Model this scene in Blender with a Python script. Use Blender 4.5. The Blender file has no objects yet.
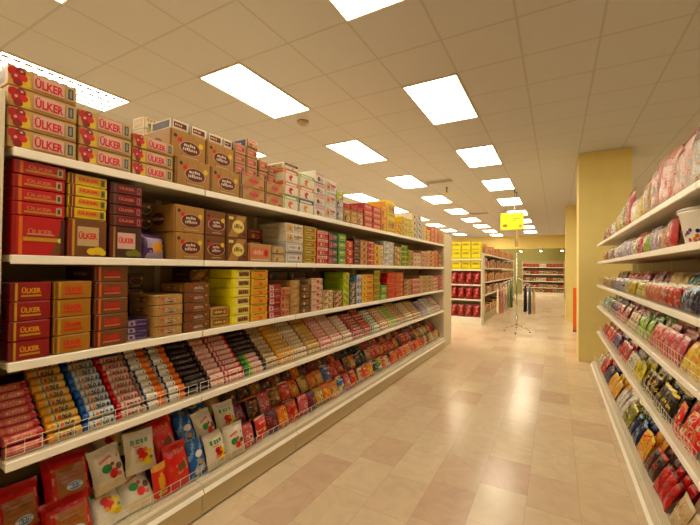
import bpy, math, random
from mathutils import Matrix, Vector

random.seed(11)
SC = bpy.context.scene
COL = SC.collection
PI = math.pi

# ------------------------------------------------------------------ camera, world, exposure
CAM_H = 1.53
F, YAW, PIT, ROL = 365.88, 0.5136, 0.0154, 0.011
fw = Vector((-math.sin(YAW) * math.cos(PIT), math.cos(YAW) * math.cos(PIT), math.sin(PIT)))
rt = Vector((math.cos(YAW), math.sin(YAW), 0))
up = rt.cross(fw)
r2 = rt * math.cos(ROL) + up * math.sin(ROL)
u2 = -rt * math.sin(ROL) + up * math.cos(ROL)
cam_data = bpy.data.cameras.new('camera')
cam_data.sensor_width = 36.0
cam_data.lens = 36.0 * F / 700.0
cam_data.clip_start = 0.02
cam = bpy.data.objects.new('camera', cam_data)
m = Matrix((r2, u2, -fw)).transposed().to_4x4()
m.translation = Vector((0, 0, CAM_H))
cam.matrix_world = m
COL.objects.link(cam)
SC.camera = cam

world = bpy.data.worlds.new('world')
world.use_nodes = True
world.node_tree.nodes['Background'].inputs[0].default_value = (1.0, 0.8, 0.55, 1)
world.node_tree.nodes['Background'].inputs[1].default_value = 0.02
SC.world = world
SC.view_settings.view_transform = 'Standard'
SC.view_settings.look = 'None'
SC.view_settings.exposure = 0.0
SC.view_settings.gamma = 1.0
SC.view_settings.use_curve_mapping = False
LAMP_COLOR = (1.0, 0.865, 0.645)
LAMP_POWER = 14.0

# ------------------------------------------------------------------ materials
def lin(c):
    c /= 255.0
    return c / 12.92 if c <= 0.04045 else ((c + 0.055) / 1.055) ** 2.4

PAL = dict(
    white=(235, 230, 220), cream=(225, 208, 170), ivory=(236, 226, 204), beige=(205, 178, 135), tan=(190, 150, 95),
    kraft=(178, 132, 72), brown=(120, 74, 38), dark_brown=(70, 38, 22), choc=(48, 26, 18), maroon=(105, 22, 22),
    red=(196, 30, 24), deep_red=(150, 20, 18), bright_red=(222, 44, 28), scarlet=(214, 60, 34), salmon=(226, 120, 92),
    pink=(222, 150, 140), rose=(206, 96, 100), pale_pink=(232, 190, 176), orange=(228, 122, 34), amber=(230, 160, 44),
    gold=(205, 160, 62), ochre=(176, 122, 44), yellow=(236, 205, 40), pale_yellow=(238, 222, 130), lemon=(250, 240, 26),
    olive=(128, 124, 44), lime=(150, 190, 50), green=(52, 140, 58), dark_green=(30, 72, 40), teal=(44, 130, 110),
    blue=(44, 92, 170), sky=(120, 170, 205), navy=(28, 38, 84), purple=(92, 58, 110), lilac=(178, 160, 190),
    grey=(150, 146, 138), silver=(196, 194, 190), dark_grey=(72, 68, 62), black=(22, 18, 18))

_mats = {}
def M(name, finish='card'):
    key = (name, finish)
    if key in _mats:
        return _mats[key]
    if isinstance(name, tuple) and name[0] == 'busy':
        _mats[key] = busy_film(*name[1:]); return _mats[key]
    rgb = PAL[name] if isinstance(name, str) else name
    mt = bpy.data.materials.new('%s_%s' % (name, finish))
    mt.use_nodes = True
    nt = mt.node_tree
    b = nt.nodes['Principled BSDF']
    col = [lin(v) for v in rgb]
    if finish in ('card', 'film'): col = ink(col)
    tc = nt.nodes.new('ShaderNodeTexCoord')
    nz = nt.nodes.new('ShaderNodeTexNoise')
    nz.inputs['Scale'].default_value = 25 if finish in ('card', 'film') else 6
    nz.inputs['Detail'].default_value = 3
    nt.links.new(tc.outputs['Object'], nz.inputs['Vector'])
    mx = nt.nodes.new('ShaderNodeMix'); mx.data_type = 'RGBA'
    k = 0.14 if finish in ('card', 'film') else 0.05
    mx.inputs[6].default_value = (*[c * (1 - k) for c in col], 1)
    mx.inputs[7].default_value = (*[min(1, c * (1 + k)) for c in col], 1)
    nt.links.new(nz.outputs['Fac'], mx.inputs[0])
    nt.links.new(mx.outputs[2], b.inputs['Base Color'])
    b.inputs['Roughness'].default_value = {'card': 0.34, 'film': 0.22, 'paint': 0.4, 'matte': 0.8, 'metal': 0.25}[finish]
    if finish == 'metal':
        b.inputs['Metallic'].default_value = 1.0
    if finish == 'film':
        bp = nt.nodes.new('ShaderNodeBump'); bp.inputs['Strength'].default_value = 0.5; bp.inputs['Distance'].default_value = 0.008
        n2 = nt.nodes.new('ShaderNodeTexNoise'); n2.inputs['Scale'].default_value = 38; n2.inputs['Distortion'].default_value = 1.2
        nt.links.new(tc.outputs['Object'], n2.inputs['Vector'])
        nt.links.new(n2.outputs['Fac'], bp.inputs['Height'])
        nt.links.new(bp.outputs['Normal'], b.inputs['Normal'])
    _mats[key] = mt
    return mt

def ink(col):                          # printed inks: a little deeper and richer than the swatch
    g = sum(col) / 3
    return [max(0.004, min(1, (g + (v - g) * 1.12) * 0.74)) for v in col]

def busy_film(c, a, b, scale=17):
    mt = bpy.data.materials.new('printed_film_%s_%s_%s' % (c, a, b)); mt.use_nodes = True
    nt = mt.node_tree; bs = nt.nodes['Principled BSDF']
    tc = nt.nodes.new('ShaderNodeTexCoord'); oi = nt.nodes.new('ShaderNodeObjectInfo')
    sc = nt.nodes.new('ShaderNodeVectorMath'); sc.operation = 'SCALE'; sc.inputs[0].default_value = (9, 5, 7); nt.links.new(oi.outputs['Random'], sc.inputs['Scale'])
    ad = nt.nodes.new('ShaderNodeVectorMath'); nt.links.new(tc.outputs['Object'], ad.inputs[0]); nt.links.new(sc.outputs[0], ad.inputs[1])
    nz = nt.nodes.new('ShaderNodeTexNoise'); nz.inputs['Scale'].default_value = scale; nz.inputs['Detail'].default_value = 1.5; nz.inputs['Distortion'].default_value = 1.0
    nt.links.new(ad.outputs[0], nz.inputs['Vector'])
    rp = nt.nodes.new('ShaderNodeValToRGB'); cr = rp.color_ramp; cr.interpolation = 'CONSTANT'
    col = lambda n: (*ink([lin(v) for v in PAL[n]]), 1)
    cr.elements[0].color = col(b); cr.elements[1].position = 0.31; cr.elements[1].color = col(c)
    e = cr.elements.new(0.57); e.color = col(a); e = cr.elements.new(0.63); e.color = col(c); e = cr.elements.new(0.73); e.color = col(b)
    nt.links.new(nz.outputs['Fac'], rp.inputs[0]); nt.links.new(rp.outputs[0], bs.inputs['Base Color'])
    bs.inputs['Roughness'].default_value = 0.22
    bp = nt.nodes.new('ShaderNodeBump'); bp.inputs['Strength'].default_value = 0.7; bp.inputs['Distance'].default_value = 0.01
    n2 = nt.nodes.new('ShaderNodeTexNoise'); n2.inputs['Scale'].default_value = 34; n2.inputs['Distortion'].default_value = 1.4
    nt.links.new(ad.outputs[0], n2.inputs['Vector']); nt.links.new(n2.outputs['Fac'], bp.inputs['Height']); nt.links.new(bp.outputs['Normal'], bs.inputs['Normal'])
    return mt

def math_node(nt, op, a, b=None, c=None):
    n = nt.nodes.new('ShaderNodeMath'); n.operation = op
    for i, v in enumerate((a, b, c)):
        if v is None: continue
        if isinstance(v, (int, float)): n.inputs[i].default_value = v
        else: nt.links.new(v, n.inputs[i])
    return n.outputs[0]

def floor_material():
    mt = bpy.data.materials.new('marble_tiles'); mt.use_nodes = True
    nt = mt.node_tree; b = nt.nodes['Principled BSDF']
    g = nt.nodes.new('ShaderNodeNewGeometry')
    sp = nt.nodes.new('ShaderNodeSeparateXYZ'); nt.links.new(g.outputs['Position'], sp.inputs[0])
    xs = math_node(nt, 'DIVIDE', math_node(nt, 'ADD', sp.outputs[0], 10 + 0.78 - 10 % 0.305 + 0.305), 0.305)
    ix = math_node(nt, 'FLOOR', xs); fx = math_node(nt, 'FRACT', xs)
    wn0 = nt.nodes.new('ShaderNodeTexWhiteNoise'); wn0.noise_dimensions = '1D'; nt.links.new(ix, wn0.inputs['W'])
    ys = math_node(nt, 'DIVIDE', math_node(nt, 'ADD', math_node(nt, 'ADD', sp.outputs[1], 10), wn0.outputs['Value']), 0.44)
    iy = math_node(nt, 'FLOOR', ys); fy = math_node(nt, 'FRACT', ys)
    cb = nt.nodes.new('ShaderNodeCombineXYZ'); nt.links.new(ix, cb.inputs[0]); nt.links.new(iy, cb.inputs[1])
    wn = nt.nodes.new('ShaderNodeTexWhiteNoise'); wn.noise_dimensions = '2D'; nt.links.new(cb.outputs[0], wn.inputs['Vector'])
    rp = nt.nodes.new('ShaderNodeValToRGB'); nt.links.new(wn.outputs['Value'], rp.inputs[0])
    cr = rp.color_ramp
    cols = [(0.0, (211, 188, 156)), (0.3, (216, 195, 163)), (0.55, (219, 200, 169)), (0.75, (213, 190, 160)), (0.9, (207, 180, 152)), (1.0, (202, 172, 146))]
    cr.elements[0].color = (*[lin(v) for v in cols[0][1]], 1); cr.elements[1].color = (*[lin(v) for v in cols[-1][1]], 1)
    for p, c in cols[1:-1]:
        e = cr.elements.new(p); e.color = (*[lin(v) for v in c], 1)
    # marble veins, shifted per tile
    va = nt.nodes.new('ShaderNodeVectorMath'); va.operation = 'MULTIPLY_ADD'
    nt.links.new(wn.outputs['Color'], va.inputs[0]); va.inputs[1].default_value = (7, 7, 7); nt.links.new(g.outputs['Position'], va.inputs[2])
    nz = nt.nodes.new('ShaderNodeTexNoise'); nz.inputs['Scale'].default_value = 5.5; nz.inputs['Detail'].default_value = 6; nz.inputs['Distortion'].default_value = 1.6
    nt.links.new(va.outputs[0], nz.inputs['Vector'])
    mr = nt.nodes.new('ShaderNodeMapRange'); nt.links.new(nz.outputs['Fac'], mr.inputs[0])
    mr.inputs[1].default_value = 0.3; mr.inputs[2].default_value = 0.7; mr.inputs[3].default_value = 0.90; mr.inputs[4].default_value = 1.05
    mul = nt.nodes.new('ShaderNodeVectorMath'); mul.operation = 'SCALE'
    nt.links.new(rp.outputs['Color'], mul.inputs[0]); nt.links.new(mr.outputs[0], mul.inputs['Scale'])
    # fine joints
    ex = math_node(nt, 'MINIMUM', fx, math_node(nt, 'SUBTRACT', 1, fx))
    ey = math_node(nt, 'MINIMUM', fy, math_node(nt, 'SUBTRACT', 1, fy))
    jn = math_node(nt, 'MAXIMUM', math_node(nt, 'LESS_THAN', ex, 0.008), math_node(nt, 'LESS_THAN', ey, 0.006))
    mx = nt.nodes.new('ShaderNodeMix'); mx.data_type = 'RGBA'
    nt.links.new(math_node(nt, 'MULTIPLY', jn, 0.25), mx.inputs[0]); nt.links.new(mul.outputs[0], mx.inputs[6])
    mx.inputs[7].default_value = (lin(140), lin(112), lin(84), 1)
    nt.links.new(mx.outputs[2], b.inputs['Base Color'])
    b.inputs['Roughness'].default_value = 0.22
    return mt

GX, GY = -2.677, 2.519          # where the ceiling grid lines start
CEIL = 3.519
def ceiling_material():
    mt = bpy.data.materials.new('mineral_ceiling_tiles'); mt.use_nodes = True
    nt = mt.node_tree; b = nt.nodes['Principled BSDF']
    g = nt.nodes.new('ShaderNodeNewGeometry')
    sp = nt.nodes.new('ShaderNodeSeparateXYZ'); nt.links.new(g.outputs['Position'], sp.inputs[0])
    def edge(o, off):
        t = math_node(nt, 'FRACT', math_node(nt, 'DIVIDE', math_node(nt, 'ADD', o, 60 - off), 0.6))
        return math_node(nt, 'MINIMUM', t, math_node(nt, 'SUBTRACT', 1, t))
    e = math_node(nt, 'MINIMUM', edge(sp.outputs[0], GX), edge(sp.outputs[1], GY))
    ln = math_node(nt, 'LESS_THAN', e, 0.017)
    nz = nt.nodes.new('ShaderNodeTexNoise'); nz.inputs['Scale'].default_value = 60; nt.links.new(g.outputs['Position'], nz.inputs['Vector'])
    mr = nt.nodes.new('ShaderNodeMapRange'); nt.links.new(nz.outputs['Fac'], mr.inputs[0]); mr.inputs[3].default_value = 0.95; mr.inputs[4].default_value = 1.03
    base = nt.nodes.new('ShaderNodeVectorMath'); base.operation = 'SCALE'
    base.inputs[0].default_value = (lin(202), lin(203), lin(204)); nt.links.new(mr.outputs[0], base.inputs['Scale'])
    mx = nt.nodes.new('ShaderNodeMix'); mx.data_type = 'RGBA'
    nt.links.new(ln, mx.inputs[0]); nt.links.new(base.outputs[0], mx.inputs[6]); mx.inputs[7].default_value = (lin(186), lin(184), lin(180), 1)
    nt.links.new(mx.outputs[2], b.inputs['Base Color'])
    bp = nt.nodes.new('ShaderNodeBump'); bp.inputs['Distance'].default_value = 0.01; bp.inputs['Strength'].default_value = 0.5
    nt.links.new(math_node(nt, 'SMOOTH_MIN', e, 0.03, 0.02), bp.inputs['Height']); nt.links.new(bp.outputs['Normal'], b.inputs['Normal'])
    b.inputs['Roughness'].default_value = 0.9
    return mt

def emit_material(name, col, k):
    mt = bpy.data.materials.new(name); mt.use_nodes = True
    nt = mt.node_tree
    b = nt.nodes['Principled BSDF']
    b.inputs['Base Color'].default_value = (0.8, 0.8, 0.8, 1)
    b.inputs['Emission Color'].default_value = (*col, 1); b.inputs['Emission Strength'].default_value = k
    return mt

def clear_material():
    mt = bpy.data.materials.new('clear_acrylic'); mt.use_nodes = True
    nt = mt.node_tree; nt.nodes.remove(nt.nodes['Principled BSDF'])
    out = nt.nodes['Material Output']
    tr = nt.nodes.new('ShaderNodeBsdfTransparent'); tr.inputs[0].default_value = (0.93, 0.94, 0.93, 1)
    gl = nt.nodes.new('ShaderNodeBsdfGlossy'); gl.inputs['Roughness'].default_value = 0.15
    nz = nt.nodes.new('ShaderNodeTexNoise'); nz.inputs['Scale'].default_value = 8
    mu = math_node(nt, 'MULTIPLY_ADD', nz.outputs['Fac'], 0.04, 0.03)
    mx = nt.nodes.new('ShaderNodeMixShader'); nt.links.new(mu, mx.inputs[0]); nt.links.new(tr.outputs[0], mx.inputs[1]); nt.links.new(gl.outputs[0], mx.inputs[2])
    nt.links.new(mx.outputs[0], out.inputs[0])
    return mt

CLEAR = clear_material()

# ------------------------------------------------------------------ mesh builder
class MB:
    def __init__(s):
        s.v, s.f, s.fm, s.mats, s.smooth = [], [], [], [], []
    def mi(s, m):
        if isinstance(m, str): m = M(m)
        if m not in s.mats: s.mats.append(m)
        return s.mats.index(m)
    def add(s, vs, fs, m, smooth=False):
        o = len(s.v); s.v += [tuple(p) for p in vs]; k = s.mi(m)
        for f in fs:
            s.f.append([i + o for i in f]); s.fm.append(k); s.smooth.append(smooth)
    def box(s, x0, x1, y0, y1, z0, z1, m, c=0.0):
        if c <= 0:
            vs = [(x, y, z) for x in (x0, x1) for y in (y0, y1) for z in (z0, z1)]
            s.add(vs, [(0, 1, 3, 2), (4, 6, 7, 5), (0, 4, 5, 1), (2, 3, 7, 6), (0, 2, 6, 4), (1, 5, 7, 3)], m); return
        c = min(c, (x1 - x0) / 2.5, (y1 - y0) / 2.5, (z1 - z0) / 2.5)
        lo, hi = (x0, y0, z0), (x1, y1, z1)
        vs, idx = [], {}
        for sx in (0, 1):
            for sy in (0, 1):
                for sz in (0, 1):
                    sg = (sx, sy, sz)
                    for ax in range(3):
                        p = [hi[i] if sg[i] else lo[i] for i in range(3)]
                        for i in range(3):
                            if i != ax: p[i] += -c if sg[i] else c
                        idx[sg, ax] = len(vs); vs.append(p)
        fs = []
        for ax in range(3):
            a, b = (ax + 1) % 3, (ax + 2) % 3
            for q in (0, 1):
                loop = []
                for (i, j) in ((0, 0), (1, 0), (1, 1), (0, 1)):
                    sg = [0, 0, 0]; sg[ax] = q; sg[a] = i; sg[b] = j
                    loop.append(idx[tuple(sg), ax])
                fs.append(loop if q else loop[::-1])
            for i in (0, 1):
                for j in (0, 1):
                    s0 = [0, 0, 0]; s0[a] = i; s0[b] = j; s1 = list(s0); s1[ax] = 1
                    s0, s1 = tuple(s0), tuple(s1)
                    loop = [idx[s0, a], idx[s1, a], idx[s1, b], idx[s0, b]]
                    fs.append(loop if (i == j) else loop[::-1])
        for sg in [(a, b, c2) for a in (0, 1) for b in (0, 1) for c2 in (0, 1)]:
            loop = [idx[sg, 0], idx[sg, 1], idx[sg, 2]]
            fs.append(loop if sum(sg) % 2 else loop[::-1])
        s.add(vs, fs, m)
    def bar(s, a, b, r, m, n=6):
        a, b = Vector(a), Vector(b); d = (b - a).normalized()
        t = Vector((0, 0, 1)) if abs(d.z) < 0.9 else Vector((1, 0, 0))
        p = d.cross(t).normalized(); q = d.cross(p)
        vs = []
        for e in (a, b):
            for i in range(n):
                an = 2 * PI * i / n; vs.append(e + p * (r * math.cos(an)) + q * (r * math.sin(an)))
        fs = [[i, (i + 1) % n, n + (i + 1) % n, n + i] for i in range(n)] + [list(range(n))[::-1], list(range(n, 2 * n))]
        s.add(vs, fs, m, n > 6)
    def lathe(s, prof, m, n=20, c=(0, 0, 0)):
        vs = []
        for r, z in prof:
            for i in range(n):
                a = 2 * PI * i / n; vs.append((c[0] + r * math.cos(a), c[1] + r * math.sin(a), c[2] + z))
        fs = []
        for k in range(len(prof) - 1):
            for i in range(n):
                fs.append([k * n + i, k * n + (i + 1) % n, (k + 1) * n + (i + 1) % n, (k + 1) * n + i])
        fs += [list(range(n))[::-1], [len(vs) - n + i for i in range(n)]]
        s.add(vs, fs, m, True)
    def mesh(s, name):
        me = bpy.data.meshes.new(name)
        me.from_pydata(s.v, [], s.f)
        for x in s.mats: me.materials.append(x)
        me.polygons.foreach_set('material_index', s.fm)
        me.polygons.foreach_set('use_smooth', s.smooth)
        me.update()
        return me

def link(name, me, parent=None, loc=(0, 0, 0), rot=(0, 0, 0)):
    o = bpy.data.objects.new(name, me)
    o.location = loc; o.rotation_euler = rot
    COL.objects.link(o)
    if parent is not None: o.parent = parent
    return o
def tag(o, label, cat, group=None, kind=None):
    o['label'] = label; o['category'] = cat
    if group: o['group'] = group
    if kind: o['kind'] = kind
    return o
def struct(name, me):
    o = link(name, me); o['kind'] = 'structure'; return o
def empty(name, loc, rz=0):
    return link(name, None, None, loc, (0, 0, rz))

_ONES = 'zeroth first second third fourth fifth sixth seventh eighth ninth tenth eleventh twelfth thirteenth fourteenth fifteenth sixteenth seventeenth eighteenth nineteenth'.split()
_TENS = {2: 'twent', 3: 'thirt', 4: 'fort', 5: 'fift', 6: 'sixt', 7: 'sevent', 8: 'eight', 9: 'ninet'}
def nth(n):
    if n < 20: return _ONES[n]
    return _TENS[n // 10] + ('ieth' if n % 10 == 0 else 'y-' + _ONES[n % 10])

# ------------------------------------------------------------------ printing on packages
_glyph = {}
def glyphs(text):
    if text in _glyph: return _glyph[text]
    cu = bpy.data.curves.new('lettering', 'FONT'); cu.body = text; cu.size = 1; cu.resolution_u = 2; cu.offset = 0.04
    ob = bpy.data.objects.new('lettering', cu); COL.objects.link(ob)
    dg = bpy.context.evaluated_depsgraph_get()
    me = ob.evaluated_get(dg).to_mesh()
    pts = [(v.co.x, v.co.y) for v in me.vertices]; fs = [list(p.vertices) for p in me.polygons]
    ob.evaluated_get(dg).to_mesh_clear()
    bpy.data.objects.remove(ob); bpy.data.curves.remove(cu)
    x0 = min(p[0] for p in pts); x1 = max(p[0] for p in pts); y0 = min(p[1] for p in pts); y1 = max(p[1] for p in pts)
    h = y1 - y0
    r = ([((p[0] - x0) / h, (p[1] - y0) / h) for p in pts], fs, (x1 - x0) / h)
    _glyph[text] = r
    return r

def paint(mb, decals, w, h, pos, finish, ofs0=0.0006):
    """decals in face fractions; pos(u, v, lift) gives the point"""
    for k, d in enumerate(decals):
        o = ofs0 + 0.00035 * k
        kind = d[0]
        if kind == 'R':
            _, u0, v0, u1, v1, c = d
            nu = max(1, int((u1 - u0) * 8)); nv = max(1, int((v1 - v0) * 6))
            vs = [pos(u0 + (u1 - u0) * i / nu, v0 + (v1 - v0) * j / nv, o) for j in range(nv + 1) for i in range(nu + 1)]
            fs = [[j * (nu + 1) + i, j * (nu + 1) + i + 1, (j + 1) * (nu + 1) + i + 1, (j + 1) * (nu + 1) + i] for j in range(nv) for i in range(nu)]
            mb.add(vs, fs, M(c, finish))
        elif kind == 'E':
            _, cu, cv, rm, ratio, c = d         # radius as a share of the height, width ratio
            n = 14
            vs = [pos(cu, cv, o)]
            for q in (0.5, 1):
                vs += [pos(cu + q * rm * ratio * h / w * math.cos(2 * PI * i / n), cv + q * rm * math.sin(2 * PI * i / n), o) for i in range(n)]
            fs = [[0, 1 + i, 1 + (i + 1) % n] for i in range(n)] + [[1 + i, 1 + n + i, 1 + n + (i + 1) % n, 1 + (i + 1) % n] for i in range(n)]
            mb.add(vs, fs, M(c, finish))
        elif kind == 'T':
            _, s, cu, cv, hf, wmax, c = d
            pts, fs, asp = glyphs(s)
            wf = hf * h * asp / w
            if wf > wmax: hf *= wmax / wf * (1.0 if len(d) < 8 else 1.0); wf = wmax
            vs = [pos(cu - wf / 2 + p[0] / asp * wf, cv - hf / 2 + p[1] * hf, o) for p in pts]
            mb.add(vs, fs, M(c, finish))
        elif kind == 'S':                      # the same, stretched to fill its width
            _, s, cu, cv, hf, wf, c = d
            pts, fs, asp = glyphs(s)
            vs = [pos(cu - wf / 2 + p[0] / asp * wf, cv - hf / 2 + p[1] * hf, o) for p in pts]
            mb.add(vs, fs, M(c, finish))
        elif kind == 'L':                      # lettering too small to read
            _, u0, v0, u1, v1, n, c = d
            rr = random.Random(int((u0 + v0) * 1000) + n)
            st = (u1 - u0) / n
            for i in range(n):
                a = u0 + st * (i + 0.12); b = a + st * rr.uniform(0.55, 0.8)
                t = v0 + (v1 - v0) * rr.choice((0.7, 0.75, 1.0)); bt = v0 + (v1 - v0) * rr.choice((0.0, 0.0, 0.1))
                mb.add([pos(a, bt, o), pos(b, bt, o), pos(b, t, o), pos(a, t, o)], [[0, 1, 2, 3]], M(c, finish))
        elif kind == 'P':
            _, pl, c = d
            mb.add([pos(u, v, o) for u, v in pl], [list(range(len(pl)))], M(c, finish))

def carton_mesh(w, d, h, body, front=(), side=(), top=(), c=0.003, wrap=None, finish='card'):
    mb = MB()
    mb.box(-d / 2, d / 2, -w / 2, w / 2, 0, h, M(body, finish), c)
    e = 0.02
    paint(mb, front, w, h, lambda u, v, o: (d / 2 + o, (e + (1 - 2 * e) * u - 0.5) * w, (e + (1 - 2 * e) * v) * h), finish)
    paint(mb, side, d, h, lambda u, v, o: ((e + (1 - 2 * e) * u - 0.5) * d, -w / 2 - o, (e + (1 - 2 * e) * v) * h), finish)
    paint(mb, side, d, h, lambda u, v, o: ((0.5 - e - (1 - 2 * e) * u) * d, w / 2 + o, (e + (1 - 2 * e) * v) * h), finish)
    paint(mb, top, w, d, lambda u, v, o: ((0.5 - e - (1 - 2 * e) * v) * d, (e + (1 - 2 * e) * u - 0.5) * w, h + o), finish)
    return mb.mesh('carton')

def tube_mesh(L, r, body, bands=(), decals=(), end=None):
    mb = MB(); n = 16
    ys = sorted(set([0.03, 0.97] + [b for q in bands for b in q[:2]]))
    def ring(y, rr): return [(rr * math.cos(2 * PI * i / n), (y - 0.5) * L, r + rr * math.sin(2 * PI * i / n)) for i in range(n)]
    def seg(y0, r0, y1, r1, m):
        vs = ring(y0, r0) + ring(y1, r1)
        mb.add(vs, [[i, n + i, n + (i + 1) % n, (i + 1) % n] for i in range(n)], m, True)
    for a, b in zip(ys, ys[1:]):
        mid = (a + b) / 2; c = body
        for q in bands:
            if q[0] <= mid <= q[1]: c = q[2]
        seg(a, r, b, r, M(c, 'film'))
    ec = M(end or body, 'film')
    seg(0.0, r * 0.72, 0.03, r, ec); seg(0.97, r, 1.0, r * 0.72, ec)
    mb.add(ring(0.0, r * 0.72), [list(range(n))], ec); mb.add(ring(1.0, r * 0.72), [list(range(n))[::-1]], ec)
    def pos(u, v, o):
        a = (v - 0.5) * 2.2 + 0.30
        return ((r + o) * math.cos(a), (u - 0.5) * L, r + (r + o) * math.sin(a))
    paint(mb, decals, L, 2.2 * r, pos, 'film', 0.0008)
    return mb.mesh('tube')

def bag_mesh(w, h, t, body, cell=None, decals=(), nx=10, ny=12, seed=1, gusset=0.5):
    rr = random.Random(seed)
    ph = [rr.uniform(0, 6.28) for _ in range(6)]
    mb = MB()
    def prof(q): return max(0.0, 1 - abs(2 * q - 1) ** 3.2) ** 0.65
    def T(u, v):
        s = min(1, max(0, (v - 0.06) / 0.88))
        base = t / 2 * prof(u) * prof(s)
        wr = 0.05 * math.sin(9 * u + ph[0]) * math.sin(7 * v + ph[1]) + 0.05 * math.sin(23 * v + ph[2] + 3 * u) * (1 - prof(u) * 0.8) + 0.035 * math.sin(31 * u + ph[3]) * (1 - prof(s) * 0.85)
        return base * (1 + 2.2 * wr) + 0.0012
    def P(u, v, lift, side=1):
        y = (u - 0.5) * w * (1 - 0.05 * math.sin(PI * v)) + 0.006 * w * math.sin(17 * v + ph[4])
        z = v * h + 0.008 * h * math.sin(6 * u + ph[5]) * v
        x = T(u, v) + lift if side > 0 else -T(u, v) * gusset - lift
        return (x + t * gusset / 2, y, z)
    cache = {}
    for side in (1, -1):
        vs = [P(i / nx, j / ny, 0, side) for j in range(ny + 1) for i in range(nx + 1)]
        by = {}
        for j in range(ny):
            for i in range(nx):
                c = body
                if cell and side > 0:
                    c = cell((i + 0.5) / nx, (j + 0.5) / ny) or body
                q = [j * (nx + 1) + i, j * (nx + 1) + i + 1, (j + 1) * (nx + 1) + i + 1, (j + 1) * (nx + 1) + i]
                by.setdefault(c, []).append(q if side > 0 else q[::-1])
        o = len(mb.v); mb.v += vs
        for c, qs in by.items():
            k = mb.mi(M(c, 'film'))
            for q in qs:
                mb.f.append([i + o for i in q]); mb.fm.append(k); mb.smooth.append(True)
    paint(mb, decals, w, h, lambda u, v, o: P(u, v, o + 0.0015), 'film')
    return mb.mesh('bag')

# ------------------------------------------------------------------ the room
X0, X1, Y0, Y1 = -15.0, 7.5, -4.0, 26.2
mb = MB(); mb.add([(X0, Y0, 0), (X1, Y0, 0), (X1, Y1, 0), (X0, Y1, 0)], [[0, 1, 2, 3]], floor_material()); struct('floor', mb.mesh('floor'))
mb = MB(); mb.add([(X0, Y0, CEIL), (X0, Y1, CEIL), (X1, Y1, CEIL), (X1, Y0, CEIL)], [[0, 1, 2, 3]], ceiling_material()); struct('ceiling', mb.mesh('ceiling'))
WALL = M((232, 212, 132), 'matte'); OLIVE = M((156, 152, 92), 'matte'); PALE = M((224, 206, 150), 'matte')
def wall(name, x0, x1, y0, y1, m, z0=0, z1=CEIL):
    mb = MB(); mb.box(x0, x1, y0, y1, z0, z1, m); return struct(name, mb.mesh(name))
wall('wall_left', X0 - 0.1, X0, Y0, Y1, WALL)
wall('wall_right', X1, X1 + 0.1, Y0, Y1, WALL)
wall('wall_front', X0, X1, Y0 - 0.1, Y0, WALL)
wall('wall_back', X0, X1, Y1, Y1 + 0.1, OLIVE)
wall('trim_1', X0, X1, 23.6, 23.8, WALL, 2.78, CEIL)                 # yellow drop beam before the alcove
wall('wall_alcove', 0.46, 1.3, 22.5, 26.2, WALL)
COLM = M((228, 210, 134), 'matte')
wall('pillar_1', 0.33, 1.06, 7.3, 8.03, COLM)
wall('pillar_2', 0.25, 0.98, 13.0, 13.73, WALL)

# ------------------------------------------------------------------ ceiling lights
EMIT = emit_material('fluorescent_diffuser', LAMP_COLOR, LAMP_POWER)
FRAME = M((222, 214, 198), 'paint')
def light_meshes(pw, pl):
    w, l = 0.59, 1.19
    a = MB()
    for (x0, x1, y0, y1) in ((-w / 2, w / 2, -l / 2, -l / 2 + 0.014), (-w / 2, w / 2, l / 2 - 0.014, l / 2), (-w / 2, -w / 2 + 0.014, -l / 2, l / 2), (w / 2 - 0.014, w / 2, -l / 2, l / 2)):
        a.box(x0, x1, y0, y1, -0.014, -0.0005, FRAME)
    b = MB(); b.box(-w / 2 + 0.014, w / 2 - 0.014, -l / 2 + 0.014, l / 2 - 0.014, -0.008, -0.004, EMIT)
    c = MB()
    lv = M((150, 140, 122), 'paint')
    vs, fs, rails = [], [], [[], []]
    for i in range(4):                    # one lattice: four ribs with widened pads imitating dark reflections, joined at both ends
        x = -0.21 + 0.14 * i; prev = None
        for j in range(13):
            y = -0.54 + 0.09 * j
            for (dy, hw) in ((-pl - 0.012, 0.0012), (-pl - 0.004, 0.0012), (-pl, pw), (pl, pw), (pl + 0.004, 0.0012)):
                k = len(vs); vs += [(x - hw, y + dy, -0.0115), (x + hw, y + dy, -0.0115)]
                if prev is not None: fs.append([prev, prev + 1, k + 1, k])
                else: rails[0] += [k, k + 1]
                prev = k
        rails[1] += [prev, prev + 1]
    for rl in rails:
        for q in range(1, 7, 2):
            a0, b0 = rl[q], rl[q + 1]; n0 = len(vs)
            vs += [(vs[a0][0], vs[a0][1] + 0.004, -0.0115), (vs[b0][0], vs[b0][1] + 0.004, -0.0115)]
            fs.append([a0, b0, n0 + 1, n0])
    c.add(vs, fs, lv)
    return a.mesh('light_frame'), b.mesh('light_diffuser'), c.mesh('light_louver')
LF, LD, LL = light_meshes(0.006, 0.014)
_, _, LW = light_meshes(0.030, 0.029)
rows = {8: ('added unseen row behind the pillar shelving', -8, 5), 2: ('row above the aisle', -10, 5), -1: ('row above the long shelving', -4, 5), -4: ('row behind the long shelving', -6, 5), -7: ('second row behind the long shelving', -4, 5), -10: ('third row behind the long shelving', -6, 5)}  # the row behind the pillar shelving is added, unseen, to brighten that side
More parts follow.
